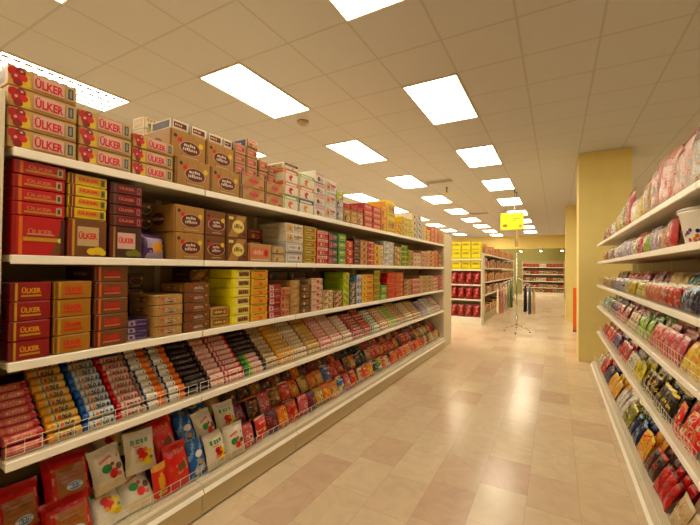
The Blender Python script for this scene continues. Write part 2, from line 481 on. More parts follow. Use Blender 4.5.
for col_i, (where, j0, n) in rows.items():
    k = 0
    j = j0
    while GY + 0.6 * (j + 2) < 26.0:
        x, y = GX + 0.6 * (col_i + 0.5), GY + 0.6 * (j + 1)
        before = j + 1 < -1
        if not before: k += 1
        e = empty('ceiling_light', (x, y, CEIL))
        tag(e, ('recessed ceiling light %s bay before the shelving starts, %s' % (nth(-(j + 1) // 2), where)) if before else 'bright white recessed ceiling light, %s one along the %s' % (nth(k), where), 'ceiling light', 'ceiling lights in the ' + where)
        link('frame', LF, e); link('diffuser', LD, e)
        if y < 6.5: link('louver', LW if col_i == -4 else LL, e)
        j += 4
        if GY + 0.6 * j < 23.85 and GY + 0.6 * (j + 2) > 23.55: j += 2  # lights past the beam are added, out of sight, to brighten the alcove
def vent(x, y, label):
    e = empty('ceiling_vent', (x, y, CEIL)); tag(e, label, 'vent')
    a = MB(); g = M((190, 182, 168), 'paint')
    for q in ((-0.29, 0.29, -0.12, -0.1), (-0.29, 0.29, 0.1, 0.12), (-0.29, -0.27, -0.12, 0.12), (0.27, 0.29, -0.12, 0.12)): a.box(*q, -0.02, -0.001, g)
    link('frame', a.mesh('vent_frame'), e)
    for i in range(4):
        s = MB(); s.box(-0.27, 0.27, -0.085 + 0.047 * i, -0.055 + 0.047 * i, -0.016, -0.004, M('grey', 'paint'))
        link('slat', s.mesh('vent_slat'), e)
vent(GX + 0.36, GY + 0.6 * 9.4, 'dark slatted air vent in ceiling between two rows of lights')
vent(GX + 0.3, GY + 0.6 * 18.3, 'small far slatted air vent in ceiling beyond the hanging sign')
a = MB(); a.lathe([(0.075, 0), (0.075, -0.02), (0.05, -0.045), (0.01, -0.05)], M((170, 150, 116), 'paint'), 20)
o = link('smoke_detector', a.mesh('smoke_detector'), None, (GX - 0.33, GY + 1.46, CEIL)); tag(o, 'small round smoke detector on the ceiling beside a light', 'smoke detector')
a = MB(); a.lathe([(0.03, 0), (0.03, -0.01), (0.012, -0.02), (0.012, -0.1), (0.03, -0.11), (0.03, -0.115)], M('dark_grey', 'metal'), 12)
o = link('ceiling_sprinkler', a.mesh('sprinkler'), None, (GX + 0.35, GY + 0.6 * 10.6, CEIL)); tag(o, 'thin dark sprinkler head hanging from ceiling near the vent', 'sprinkler')

# ------------------------------------------------------------------ shelving
STEEL = M((214, 202, 174), 'paint'); PANEL = M((172, 152, 112), 'paint'); PLINTH = M((206, 188, 146), 'paint'); WIRE = M((226, 216, 196), 'paint')  # shelf steel and back panels toned darker to carry the interior shade
RAIL = M((240, 234, 220), 'paint')

def shelving_run(name, label, y0, bays, bw, xf, sgn, tops, base_top, depth, base_out, guards, height, near_end=True, far_end=0.03):
    """xf: front plane, sgn +1 when the shelves face +X"""
    e = empty(name, (xf - sgn * depth / 2, y0 + bays * bw / 2, 0)); tag(e, label, 'shelving unit')
    ox, oy = e.location.x, e.location.y
    def bx(mb, xa, xb, ya, yb, za, zb, m, c=0):
        xa, xb = sorted((xa, xb)); mb.box(xa - ox, xb - ox, ya - oy, yb - oy, za, zb, m, c)
    xb = xf - sgn * depth
    for k in range(bays):
        a, b = y0 + k * bw + 0.002, y0 + (k + 1) * bw - 0.002
        for z in tops:
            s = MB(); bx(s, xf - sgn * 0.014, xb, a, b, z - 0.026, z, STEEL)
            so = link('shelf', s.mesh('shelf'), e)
            r = MB(); bx(r, xf - sgn * 0.0138, xf, a + 0.001, b - 0.001, z - 0.036, z + 0.001, RAIL, 0.003)
            link('price_rail', r.mesh('price_rail'), so)
            if z in guards: guard(e, a, b, xf - sgn * 0.03, z, guards[z], ox, oy)
        s = MB(); xo = xf + sgn * base_out
        bx(s, xo - sgn * 0.005, xb, a, b, base_top - 0.03, base_top, STEEL)
        link('base_shelf', s.mesh('base_shelf'), e)
        r = MB()
        pts = [(xo - sgn * 0.03, base_top + 0.002), (xo + sgn * 0.012, base_top - 0.052), (xo - sgn * 0.004, base_top - 0.056), (xo - sgn * 0.04, base_top - 0.004)]
        vs = [(p[0] - ox, yy - oy, p[1]) for yy in (a + 0.001, b - 0.001) for p in pts]
        r.add(vs, [[0, 1, 5, 4], [1, 2, 6, 5], [2, 3, 7, 6], [3, 0, 4, 7], [3, 2, 1, 0], [4, 5, 6, 7]], RAIL)
        link('base_rail', r.mesh('base_rail'), e)
        s = MB(); bx(s, xo - sgn * 0.012, xb, a, b, 0.014, base_top - 0.03, PLINTH); bx(s, xo - sgn * 0.03, xb, a, b, 0.0, 0.014, 'black')  # black strip stands in for the shadow gap at the floor
        link('kick_plate', s.mesh('kick_plate'), e)
        if 'base' in guards: guard(e, a, b, xo - sgn * 0.038, base_top, guards['base'], ox, oy)
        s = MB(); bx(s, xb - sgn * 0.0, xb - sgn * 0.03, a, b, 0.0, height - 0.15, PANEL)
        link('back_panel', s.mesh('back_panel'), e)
    for k in range(bays + 1):
        y = y0 + k * bw
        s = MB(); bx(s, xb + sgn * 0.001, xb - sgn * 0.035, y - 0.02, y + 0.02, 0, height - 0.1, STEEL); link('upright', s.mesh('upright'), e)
    for flag, ya, yb in ((near_end, y0 - 0.075, y0 - 0.026), (far_end, y0 + bays * bw + 0.002, y0 + bays * bw + far_end)):
        if flag:
            s = MB(); bx(s, xf + sgn * 0.004, xb - sgn * 0.03, ya, yb, 0, height, STEEL, 0.004); link('end_panel', s.mesh('end_panel'), e)
    return e
def guard(e, a, b, x, z, h, ox, oy):
    s = MB(); r = 0.0014
    for q in (0.012, h * 0.5, h): s.bar((x - ox, a + 0.01 - oy, z + q), (x - ox, b - 0.01 - oy, z + q), r, WIRE, 5)
    n = int((b - a) / 0.06)
    for i in range(n + 1):
        y = a + 0.01 + (b - a - 0.02) * i / n
        s.bar((x - ox, y - oy, z + 0.003), (x - ox, y - oy, z + h), r, WIRE, 5)
    link('wire_guard', s.mesh('wire_guard'), e)

XL, BW = -1.9, 0.925
Z1, Z2, Z3, Z4, ZB = 2.005, 1.568, 1.133, 0.735, 0.20
LDEP = 0.47
long_unit = shelving_run('shelving_unit', 'long cream shelving unit of biscuits and wafers with five levels beside the aisle', 0.605, 7, BW, XL, 1, (Z1, Z2, Z3, Z4), ZB, LDEP, 0.03,
             {Z4: 0.07, 'base': 0.085}, 2.22, far_end=0.58)
# sloping decks that hold the tubes and bags in a rising pile
for k in range(7):
    for z, h, d0 in ((Z4, 0.25, 0.10), (ZB, 0.24, 0.14)):
        a, b = 0.605 + k * BW + 0.01 - long_unit.location.y, 0.605 + (k + 1) * BW - 0.01 - long_unit.location.y
        xa, xb = XL - d0 - long_unit.location.x, XL - LDEP + 0.02 - long_unit.location.x
        s = MB()
        pts = [(xa, z + 0.001), (xa, z + 0.012), (xb, z + h), (xb, z + 0.001)]
        s.add([(p[0], y, p[1]) for y in (a, b) for p in pts], [[0, 1, 2, 3], [7, 6, 5, 4], [0, 4, 5, 1], [1, 5, 6, 2], [2, 6, 7, 3], [3, 7, 4, 0]], M('dark_brown', 'matte'))
        link('riser', s.mesh('riser'), long_unit)

XR = 0.55
R1, R2, R3, R4, R5, RB = 1.94, 1.667, 1.32, 0.995, 0.60, 0.13
RDEP = 0.5
pillar_unit = shelving_run('shelving_unit', 'cream shelving unit of sweets standing against the square yellow pillar', 1.28, 6, BW, XR, -1, (R1, R2, R3, R4, R5), RB, RDEP, 0.075,
             {R4: 0.09, R5: 0.08, 'base': 0.09}, 2.05, near_end=True, far_end=0)

# ------------------------------------------------------------------ goods on the long shelving: cartons
SHELF = {1: ('top', Z1), 2: ('second', Z2), 3: ('third', Z3)}
count = {}
def put(name, me, loc, label, cat, group, rz=0.0, tilt=0.0, roll=0.0):
    o = bpy.data.objects.new(name, me); o.location = loc; o.rotation_euler = (roll, -tilt, rz)
    COL.objects.link(o); tag(o, label, cat, group); return o
def pos_word(i, n):
    if n == 1: return 'single one'
    if i == 0: return 'bottom one'
    if i == n - 1: return 'top one'
    return nth(i + 1) + ' up'
def stack(lv, y0, y1, hs, look, design, back=0.0, d=0.30, name='wafer_carton', row='front', z0=None, cat='carton'):
    """hs: list of (height, design) from the bottom or (n, h)"""
    sname, z = SHELF[lv]
    key = (lv, row); count[key] = count.get(key, 0) + 1
    w = y1 - y0 - 0.006
    if isinstance(hs, tuple): hs = [(hs[1], design)] * hs[0]
    zz = z + 0.002 if z0 is None else z0
    n = len(hs); cache = {}
    for i, (h, dz) in enumerate(hs):
        lk, fn = dz if isinstance(dz, tuple) else (look, dz)
        if (h, lk) not in cache: cache[h, lk] = fn(w, d, h - 0.003)
        j = random.uniform(-0.004, 0.004)
        kind = 'stack' if row == 'front' else 'rear stack'
        put(name, cache[h, lk], (XL - 0.018 - back - d / 2 + random.uniform(-0.006, 0), (y0 + y1) / 2, zz),
            '%s, %s in %s %s from near end, %s shelf, long unit' % (lk, pos_word(i, n), nth(count[key]), kind, sname), cat,
            'cartons on the %s shelf of the long unit' % sname, rz=random.uniform(-0.012, 0.012) if n < 9 else 0)
        zz += h
    return zz

def d_nut(w, d, h):
    return carton_mesh(w, d, h, (206, 164, 98), [('R', 0, 0, 0.32, 1, (214, 172, 100)), ('P', [(0.13, 0.02), (0.3, 0.12), (0.27, 0.7), (0.17, 0.62)], 'yellow'),
        ('E', 0.05, 0.72, 0.24, 1, 'red'), ('E', 0.15, 0.78, 0.22, 1, 'deep_red'), ('E', 0.1, 0.45, 0.26, 1, 'red'), ('E', 0.19, 0.5, 0.18, 1, 'bright_red'), ('E', 0.11, 0.2, 0.2, 1, 'deep_red'), ('E', 0.08, 0.52, 0.07, 1, 'pale_pink'), ('E', 0.16, 0.82, 0.06, 1, 'pale_pink'),
        ('R', 0.33, 0.16, 0.81, 0.9, 'pale_pink'), ('S', 'ÜLKER', 0.57, 0.53, 0.6, 0.44, 'bright_red'), ('R', 0.34, 0.06, 0.8, 0.1, 'ochre'),
        ('R', 0.83, 0.12, 0.985, 0.9, 'beige'), ('R', 0.865, 0.22, 0.955, 0.82, 'dark_grey'), ('R', 0.89, 0.3, 0.93, 0.74, 'grey')],
        [('R', 0.1, 0.15, 0.9, 0.85, 'brown'), ('L', 0.2, 0.3, 0.7, 0.7, 7, 'beige')], [('R', 0.1, 0.2, 0.9, 0.8, 'tan')])
def d_oval(body, oval='maroon', lt='ivory', side='brown'):
    def f(w, d, h):
        return carton_mesh(w, d, h, body, [('R', 0.0, 0.0, 0.03, 1, side), ('R', 0.30, 0, 0.31, 1, 'brown'), ('R', 0.63, 0, 0.64, 1, 'brown'), ('E', 0.13, 0.8, 0.07, 1, 'dark_brown'), ('E', 0.55, 0.45, 0.27, 1.75, 'beige'), ('E', 0.55, 0.45, 0.25, 1.72, oval),
            ('L', 0.36, 0.5, 0.7, 0.62, 6, lt), ('L', 0.33, 0.34, 0.76, 0.47, 8, lt), ('R', 0.19, 0.6, 0.3, 0.75, 'bright_red'), ('E', 0.86, 0.66, 0.1, 1, 'yellow'), ('R', 0.3, 0.08, 0.8, 0.12, 'beige')],
            [('R', 0.08, 0.1, 0.92, 0.9, 'kraft'), ('E', 0.5, 0.5, 0.25, 1.6, oval), ('L', 0.3, 0.42, 0.7, 0.58, 7, lt)], [('R', 0.1, 0.47, 0.9, 0.53, 'tan')])
    return f
def d_logo(body, strip, strip2, text, plate=None, bar=None, under=None, blob=None, code=None, side=None):
    def f(w, d, h):
        ds = [('R', 0, 0, 0.07, 1, strip2), ('R', 0.09, 0, 0.15, 1, strip)]
        if plate: ds.append(('R', 0.22, 0.28, 0.80, 0.82, plate))
        if bar: ds.append(('R', 0.2, 0.2, 0.86, 0.34, bar))
        ds.append(('S', 'ÜLKER', 0.5, 0.58, 0.34 if h < 0.12 else 0.22, 0.5, text))
        if under: ds += [('R', 0.24, 0.22, 0.76, 0.32, under)]
        if blob: ds += [('E', 0.62, 0.13, 0.1, 1.4, blob), ('E', 0.78, 0.15, 0.11, 1.5, blob), ('E', 0.9, 0.1, 0.08, 1.3, blob)]
        if code: ds += [('R', 0.83, 0.16, 0.95, 0.84, code), ('R', 0.86, 0.3, 0.92, 0.7, 'dark_grey')]
        return carton_mesh(w, d, h, body, ds, [('R', 0.05, 0.08, 0.95, 0.92, side or strip), ('L', 0.3, 0.35, 0.75, 0.65, 7, 'beige')], [('R', 0.12, 0.1, 0.88, 0.9, body)])
    return f
def d_big_red(w, d, h):
    return carton_mesh(w, d, h, 'red', [('R', 0, 0, 0.05, 1, 'deep_red'), ('R', 0.1, 0, 0.17, 1, 'orange'), ('P', [(0.72, 0), (1, 0), (1, 0.85), (0.93, 0.8), (0.86, 0.4)], 'brown'), ('S', 'ÜLKER', 0.52, 0.62, 0.17, 0.5, 'salmon'), ('R', 0.25, 0.53, 0.8, 0.56, 'beige'),
        ('R', 0.18, 0.36, 0.9, 0.46, 'gold'), ('E', 0.93, 0.4, 0.07, 1, 'pale_yellow'), ('R', 0.93, 0, 1, 1, 'dark_brown')], [('R', 0.05, 0.05, 0.95, 0.95, 'deep_red')])
def d_plain(body, band, lt, side=None, n=6):
    rr = random.Random(str((body, band, lt)))
    var = rr.randrange(4); flip = rr.random() < 0.5
    pic = rr.choice(['amber', 'red', 'brown', 'cream', 'olive', 'maroon'])
    def f(w, d, h):
        e = [('R', 0.0, 0.0, 0.05, 1, side or band)]
        if var == 0: e += [('R', 0.12, 0.22, 0.88, 0.8, band), ('L', 0.18, 0.4, 0.62, 0.68, n, lt), ('E', 0.76, 0.5, 0.2, 0.9, pic), ('R', 0.1, 0.06, 0.9, 0.12, lt)]
        elif var == 1: e += [('P', [(0.05, 0.1), (0.42, 0.1), (0.34, 0.9), (0.05, 0.9)], band), ('E', 0.2, 0.5, 0.26, 0.9, pic), ('E', 0.24, 0.45, 0.12, 0.9, lt), ('L', 0.44, 0.5, 0.94, 0.8, n, lt), ('R', 0.46, 0.22, 0.9, 0.3, band), ('R', 0.46, 0.36, 0.78, 0.42, lt)]
        elif var == 2: e += [('R', 0.05, 0.62, 1, 1, band), ('L', 0.14, 0.7, 0.86, 0.92, n, lt), ('E', 0.35, 0.32, 0.22, 1.1, pic), ('E', 0.62, 0.28, 0.2, 1.2, lt), ('E', 0.6, 0.3, 0.12, 1.2, band), ('R', 0.05, 0.02, 1, 0.08, side or band)]
        else: e += [('P', [(0.05, 0.0), (0.5, 0.0), (0.95, 1.0), (0.5, 1.0)], band), ('E', 0.55, 0.5, 0.3, 1.2, lt), ('L', 0.34, 0.4, 0.76, 0.62, n, pic), ('R', 0.78, 0.1, 0.96, 0.24, pic), ('R', 0.08, 0.8, 0.3, 0.92, lt)]
        return carton_mesh(w, d, h, body, e, [('R', 0.06, 0.1, 0.94, 0.9, side or body), ('L', 0.25, 0.4, 0.75, 0.65, 6, band)], [('R', 0.1, 0.42, 0.9, 0.58, band)])
    return f
def d_blob(body, top, blob, lt):
    def f(w, d, h):
        return carton_mesh(w, d, h, body, [('R', 0, 0.72, 1, 1, top), ('R', 0.12, 0.78, 0.88, 0.92, lt), ('E', 0.5, 0.35, 0.27, 1.1, blob), ('E', 0.6, 0.28, 0.14, 1.2, lt), ('R', 0, 0.02, 0.06, 1, top)], [('R', 0, 0.72, 1, 1, top), ('E', 0.5, 0.35, 0.25, 1.2, blob)], [('R', 0.05, 0.05, 0.95, 0.95, top)])
    return f

# top shelf
stack(1, 0.59, 0.838, (4, 0.084), 'nut-print wafer carton', d_nut)
stack(1, 0.842, 1.085, (3, 0.084), 'nut-print wafer carton', d_nut)
stack(1, 1.09, 1.325, (3, 0.074), 'nut-print wafer carton', d_nut)
OV = d_oval('kraft')
stack(1, 1.334, 1.582, (1, 0.17), 'brown oval-label case', OV, name='biscuit_case', cat='case')
stack(1, 1.584, 1.832, (1, 0.17), 'brown oval-label case', OV, name='biscuit_case', cat='case')
pr = d_plain('tan', 'rose', 'beige', 'navy'); pb = d_plain('tan', 'kraft', 'rose', 'navy', 5)
stack(1, 1.836, 2.08, (2, 0.098), 'tan shrink-wrapped case', pb, name='biscuit_case', cat='case')
stack(1, 2.084, 2.29, (2, 0.092), 'tan shrink-wrapped case', pb, name='biscuit_case', cat='case')
stack(1, 1.33, 1.585, (1, 0.17), 'brown oval-label case', OV, back=0.05, d=0.27, row='upper', z0=Z1 + 0.173, name='biscuit_case', cat='case')
stack(1, 1.587, 1.82, (1, 0.17), 'brown oval-label case', OV, back=0.05, d=0.27, row='upper', z0=Z1 + 0.173, name='biscuit_case', cat='case')
fl = d_plain('ivory', 'maroon', 'cream', 'choc', 4)
for k, (a, b, n) in enumerate(((1.345, 1.47, 1), (1.475, 1.6, 1), (1.605, 1.73, 1), (1.735, 1.815, 1))):
    stack(1, a, b, (n, 0.06), 'white flat pack', fl, back=0.06, d=0.2, row='crowning', z0=Z1 + 0.345, name='flat_pack', cat='pack')
wh = d_plain('ivory', 'cream', 'tan', 'beige', 4)
stack(1, 1.335, 1.46, (6, 0.077), 'pale flat case', wh, back=0.321, d=0.115, row='back', name='biscuit_case', cat='case')
stack(1, 1.84, 1.955, (3, 0.072), 'pinkish small carton', pr, back=0.07, d=0.2, row='upper', z0=Z1 + 0.199)
stack(1, 1.96, 2.075, [(0.072, ('pinkish small carton', pr)), (0.072, ('pinkish small carton', pr)), (0.072, ('pinkish small carton', pr)), (0.066, ('dark-topped flat carton', d_plain('tan', 'pale_pink', 'rose', 'navy', 4)))], 'pinkish small carton', pr, back=0.07, d=0.22, row='upper', z0=Z1 + 0.199)
stack(1, 2.09, 2.19, (2, 0.085), 'pink-printed small carton', pr, back=0.07, d=0.2, row='upper', z0=Z1 + 0.187)
stack(1, 2.195, 2.285, (2, 0.075), 'pink-printed small carton', pr, back=0.07, d=0.2, row='upper', z0=Z1 + 0.187)
cr = d_blob('ivory', 'lime', 'orange', 'white'); cr2 = d_blob('ivory', 'navy', 'amber', 'white'); cr3 = d_blob('ivory', 'orange', 'red', 'white')
stack(1, 2.30, 2.49, [(0.12, ('green-banded biscuit pack', cr)), (0.11, ('orange-banded biscuit pack', cr3)), (0.10, ('orange-banded biscuit pack', cr3)), (0.05, ('dark flat pack', d_plain('ivory', 'black', 'amber', 'tan')))], 'x', cr, name='biscuit_pack', cat='pack')
stack(1, 2.495, 2.725, [(0.12, ('navy-banded biscuit pack', cr2)), (0.11, ('orange-banded biscuit pack', cr3)), (0.11, ('green-banded biscuit pack', cr))], 'x', cr2, name='biscuit_pack', cat='pack')
ww = d_plain('ivory', 'pale_pink', 'lilac', 'white', 5)
stack(1, 2.73, 2.91, (4, 0.104), 'white pink-lettered pack', ww, name='biscuit_pack', cat='pack')
stack(1, 2.915, 3.11, (3, 0.125), 'white red-lettered pack', d_plain('white', 'silver', 'red', 'ivory', 5), name='biscuit_pack', cat='pack')
stack(1, 3.115, 3.25, [(0.11, ('silver tall pack', d_plain('silver', 'grey', 'white'))), (0.11, ('silver tall pack', d_plain('silver', 'grey', 'white'))), (0.09, ('lime-topped pack', d_plain('lime', 'yellow', 'white')))], 'x', ww, name='biscuit_pack', cat='pack')
for a, b, nm, c in ((3.255, 3.40, 'tan-red biscuit pack', 'tan'), (3.405, 3.55, 'gold-red biscuit pack', 'gold'), (3.555, 3.70, 'cream-red biscuit pack', 'beige')):
    stack(1, a, b, [(0.15, (nm, d_plain(c, 'ochre', 'cream', 'brown'))), (0.055, ('red flat pack', d_plain('red', 'deep_red', 'salmon')))], 'x', ww, name='biscuit_pack', cat='pack')
rd = d_plain('red', 'salmon', 'cream', 'deep_red')
stack(1, 3.71, 3.945, (4, 0.07), 'red biscuit pack', rd, name='biscuit_pack', cat='pack')
stack(1, 3.95, 4.19, (4, 0.07), 'red biscuit pack', rd, name='biscuit_pack', cat='pack')
stack(1, 4.195, 4.36, (2, 0.17), 'amber tall carton', d_plain('amber', 'orange', 'yellow'), name='biscuit_pack', cat='pack')
stack(1, 4.365, 4.64, (2, 0.21), 'yellow tall carton', d_plain('yellow', 'gold', 'olive', 'gold'), name='biscuit_pack', cat='pack')
for i, (a, h, n, c, b2, l2, nm) in enumerate(((4.65, 0.08, 2, 'amber', 'yellow', 'orange', 'amber pack'), (4.87, 0.09, 3, 'yellow', 'gold', 'white', 'yellow pack'), (5.1, 0.09, 3, 'pale_yellow', 'yellow', 'olive', 'pale yellow pack'), (5.33, 0.095, 4, 'ivory', 'pale_yellow', 'brown', 'cream pack'), (5.56, 0.095, 4, 'silver', 'white', 'brown', 'silver pack'),
                                          (5.8, 0.08, 3, 'white', 'yellow', 'amber', 'white pack'), (6.03, 0.1, 2, 'amber', 'yellow', 'white', 'amber pack'), (6.26, 0.09, 3, 'salmon', 'orange', 'cream', 'salmon pack'), (6.5, 0.1, 3, 'pink', 'orange', 'white', 'pink pack'), (6.73, 0.085, 3, 'orange', 'tan', 'cream', 'orange pack'))):
    stack(1, a, a + 0.215 if a < 6.7 else a + 0.32, (n, h), nm, d_plain(c, b2, l2), name='biscuit_pack', cat='pack')

# second shelf
RF = d_logo('red', 'orange', 'deep_red', 'salmon', bar='gold', code='beige', side='deep_red')
YF = d_logo('yellow', 'deep_red', 'maroon', 'bright_red', plate='amber', code='olive', side='kraft')
DF = d_logo('maroon', 'brown', 'choc', 'salmon', code='rose', side='dark_brown')
stack(2, 0.612, 0.80, [(0.166, ('big red wafer case', d_big_red))] + [(0.057, ('red flat wafer carton', RF))] * 4, 'x', RF)
stack(2, 0.806, 0.975, [(0.176, ('brown gold-striped case', d_logo('brown', 'gold', 'deep_red', 'bright_red', plate='beige', blob='yellow', side='kraft')))] + [(0.052, ('yellow flat wafer carton', YF))] * 4, 'x', YF)
stack(2, 0.985, 1.15, [(0.16, ('dark brown wafer case', d_logo('dark_brown', 'kraft', 'maroon', 'bright_red', plate='pale_pink', blob='olive', side='dark_brown')))] + [(0.055, ('maroon flat wafer carton', DF))] * 4, 'x', DF)
me = bag_mesh(0.15, 0.135, 0.06, 'lilac', lambda u, v: 'purple' if (u < 0.25 or v > 0.8) else ('amber' if (u - 0.66) ** 2 + (v - 0.45) ** 2 < 0.06 else None), [('R', 0.1, 0.2, 0.4, 0.4, 'purple')], seed=3)
put('snack_bag', me, (XL - 0.1, 1.245, Z2 + 0.003), 'small purple and lilac bag standing between dark and brown cases, second shelf', 'bag', 'snack bags', 0.1, 0.12)
DB = d_oval('dark_brown', 'choc', 'brown', 'choc')
for a, b in ((1.16, 1.235), (1.24, 1.315)):
    stack(2, a, b, (4, 0.085), 'dark brown carton', DB, back=0.19, d=0.2, row='back')
OB = d_oval('brown')
stack(2, 1.334, 1.545, (2, 0.162), 'brown oval-label case', d_oval('kraft'), name='biscuit_case', cat='case')
stack(2, 1.55, 1.715, (2, 0.160), 'brown white-lettered case', OB, name='biscuit_case', cat='case')
GB = d_plain('brown', 'kraft', 'pale_yellow', 'dark_brown', 6)
stack(2, 1.72, 1.915, (2, 0.16), 'brown gold-lettered case', GB, name='biscuit_case', cat='case')
stack(2, 1.925, 2.10, (3, 0.105), 'dark orange carton', d_plain('brown', 'scarlet', 'tan', 'dark_brown'), back=0.2, d=0.2, row='back')
stack(2, 2.105, 2.275, (3, 0.09), 'dim red carton', d_plain('deep_red', 'maroon', 'tan', 'dark_brown'), back=0.19, d=0.22, row='back')
stack(2, 1.925, 2.17, (1, 0.135), 'pink low carton', d_plain('tan', 'salmon', 'cream', 'red'), d=0.17)
stack(2, 2.175, 2.33, (2, 0.066), 'pale brown pack', d_plain('beige', 'tan', 'cream', 'brown'), name='biscuit_pack', cat='pack', d=0.13)
stack(2, 2.335, 2.57, [(0.085, ('white foil pack', d_plain('silver', 'white', 'grey')))] * 2 + [(0.08, ('cream foil pack', d_plain('ivory', 'beige', 'brown')))] * 2, 'x', ww, name='biscuit_pack', cat='pack')
def far_stack(lv, a, b, n, h, nm, c, b2, l2, side=None, d=0.3, back=0.0, row='front'):
    stack(lv, a, b, (n, h), nm, d_plain(c, b2, l2, side), name='biscuit_pack', cat='pack', d=d, back=back, row=row)
for q in ((2.58, 2.77, 5, 0.066, 'gold stacked pack', 'gold', 'olive', 'pale_yellow'), (2.78, 2.97, 4, 0.078, 'red and white pack', 'red', 'pale_pink', 'red'), (2.98, 3.15, 4, 0.075, 'dark grey pack', 'dark_grey', 'rose', 'silver'), (3.155, 3.32, 4, 0.078, 'green pack', 'green', 'lime', 'white'),
          (3.325, 3.475, 3, 0.085, 'red pack', 'bright_red', 'scarlet', 'cream'), (3.48, 3.64, 4, 0.072, 'black pack', 'choc', 'maroon', 'beige'), (3.645, 3.82, 4, 0.07, 'beige pack', 'beige', 'orange', 'brown'), (3.825, 4.0, 4, 0.07, 'red pack', 'red', 'salmon', 'white'), (4.005, 4.15, 3, 0.085, 'yellow pack', 'yellow', 'amber', 'red'),
          (4.155, 4.27, 3, 0.085, 'ivory pack', 'ivory', 'pale_yellow', 'red'), (4.275, 4.62, 4, 0.078, 'silver pack', 'silver', 'white', 'lilac'), (4.625, 4.88, 3, 0.09, 'tan pack', 'tan', 'kraft', 'cream'), (4.885, 5.15, 4, 0.075, 'green pack', 'green', 'lime', 'yellow'), (5.155, 5.4, 3, 0.08, 'gold pack', 'gold', 'olive', 'cream'),
          (5.405, 5.75, 3, 0.07, 'white pack', 'ivory', 'pale_pink', 'red'), (5.755, 6.1, 3, 0.085, 'pink pack', 'pink', 'tan', 'white'), (6.105, 6.5, 4, 0.07, 'cream pack', 'cream', 'orange', 'brown'), (6.505, 6.75, 4, 0.075, 'orange pack', 'orange', 'scarlet', 'cream'), (6.755, 7.06, 3, 0.085, 'brown pack', 'brown', 'orange', 'cream')):
    far_stack(2, *q)

# third shelf
R3d = d_logo('deep_red', 'gold', 'maroon', 'amber', under='gold', side='maroon')
G3d = d_logo('ochre', 'gold', 'brown', 'bright_red', under='bright_red', side='brown')
B3d = d_logo('brown', 'orange', 'maroon', 'bright_red', under='salmon', side='dark_brown')
stack(3, 0.612, 0.755, (4, 0.081), 'red wafer carton', R3d)
stack(3, 0.762, 0.915, (4, 0.081), 'golden wafer carton', G3d)
stack(3, 0.925, 1.085, (5, 0.079), 'brown red-lettered carton', B3d)
PU = d_plain('purple', 'lilac', 'navy', 'navy', 4)
stack(3, 1.092, 1.215, (3, 0.036), 'purple flat carton', PU, d=0.22, back=0.03)
stack(3, 1.10, 1.205, (4, 0.085), 'dark brown carton', DB, back=0.27, d=0.15, row='back')
stack(3, 1.22, 1.33, (4, 0.088), 'dark brown carton', DB, back=0.27, d=0.15, row='back')
TB = d_oval('tan', 'maroon', 'ivory', 'ochre')
stack(3, 1.222, 1.402, (4, 0.059), 'tan oval-label carton', TB, d=0.24)
stack(3, 1.408, 1.595, (5, 0.059), 'brown oval-label carton', OB, d=0.24)
stack(3, 1.602, 1.755, (2, 0.066), 'yellow-edged brown carton', d_plain('kraft', 'brown', 'pale_yellow', 'gold'), d=0.18)
stack(3, 1.60, 1.755, (5, 0.076), 'brown plain-front carton', d_plain('brown', 'kraft', 'tan', 'dark_brown'), back=0.2, d=0.2, row='back')
def d_yel(w, d, h):
    return carton_mesh(w, d, h, 'lemon', [('R', 0.3, 0.12, 0.98, 0.9, 'ivory'), ('R', 0.36, 0.2, 0.95, 0.8, 'ochre'), ('L', 0.4, 0.3, 0.92, 0.7, 5, 'choc'), ('R', 0, 0.0, 0.06, 1, 'yellow')], [('R', 0.1, 0.1, 0.9, 0.9, 'lemon')])
stack(3, 1.765, 1.945, (6, 0.063), 'bright yellow carton', d_yel, d=0.26)
stack(3, 1.952, 2.132, (6, 0.063), 'orange-yellow carton', d_blob('amber', 'yellow', 'orange', 'brown'), d=0.26)
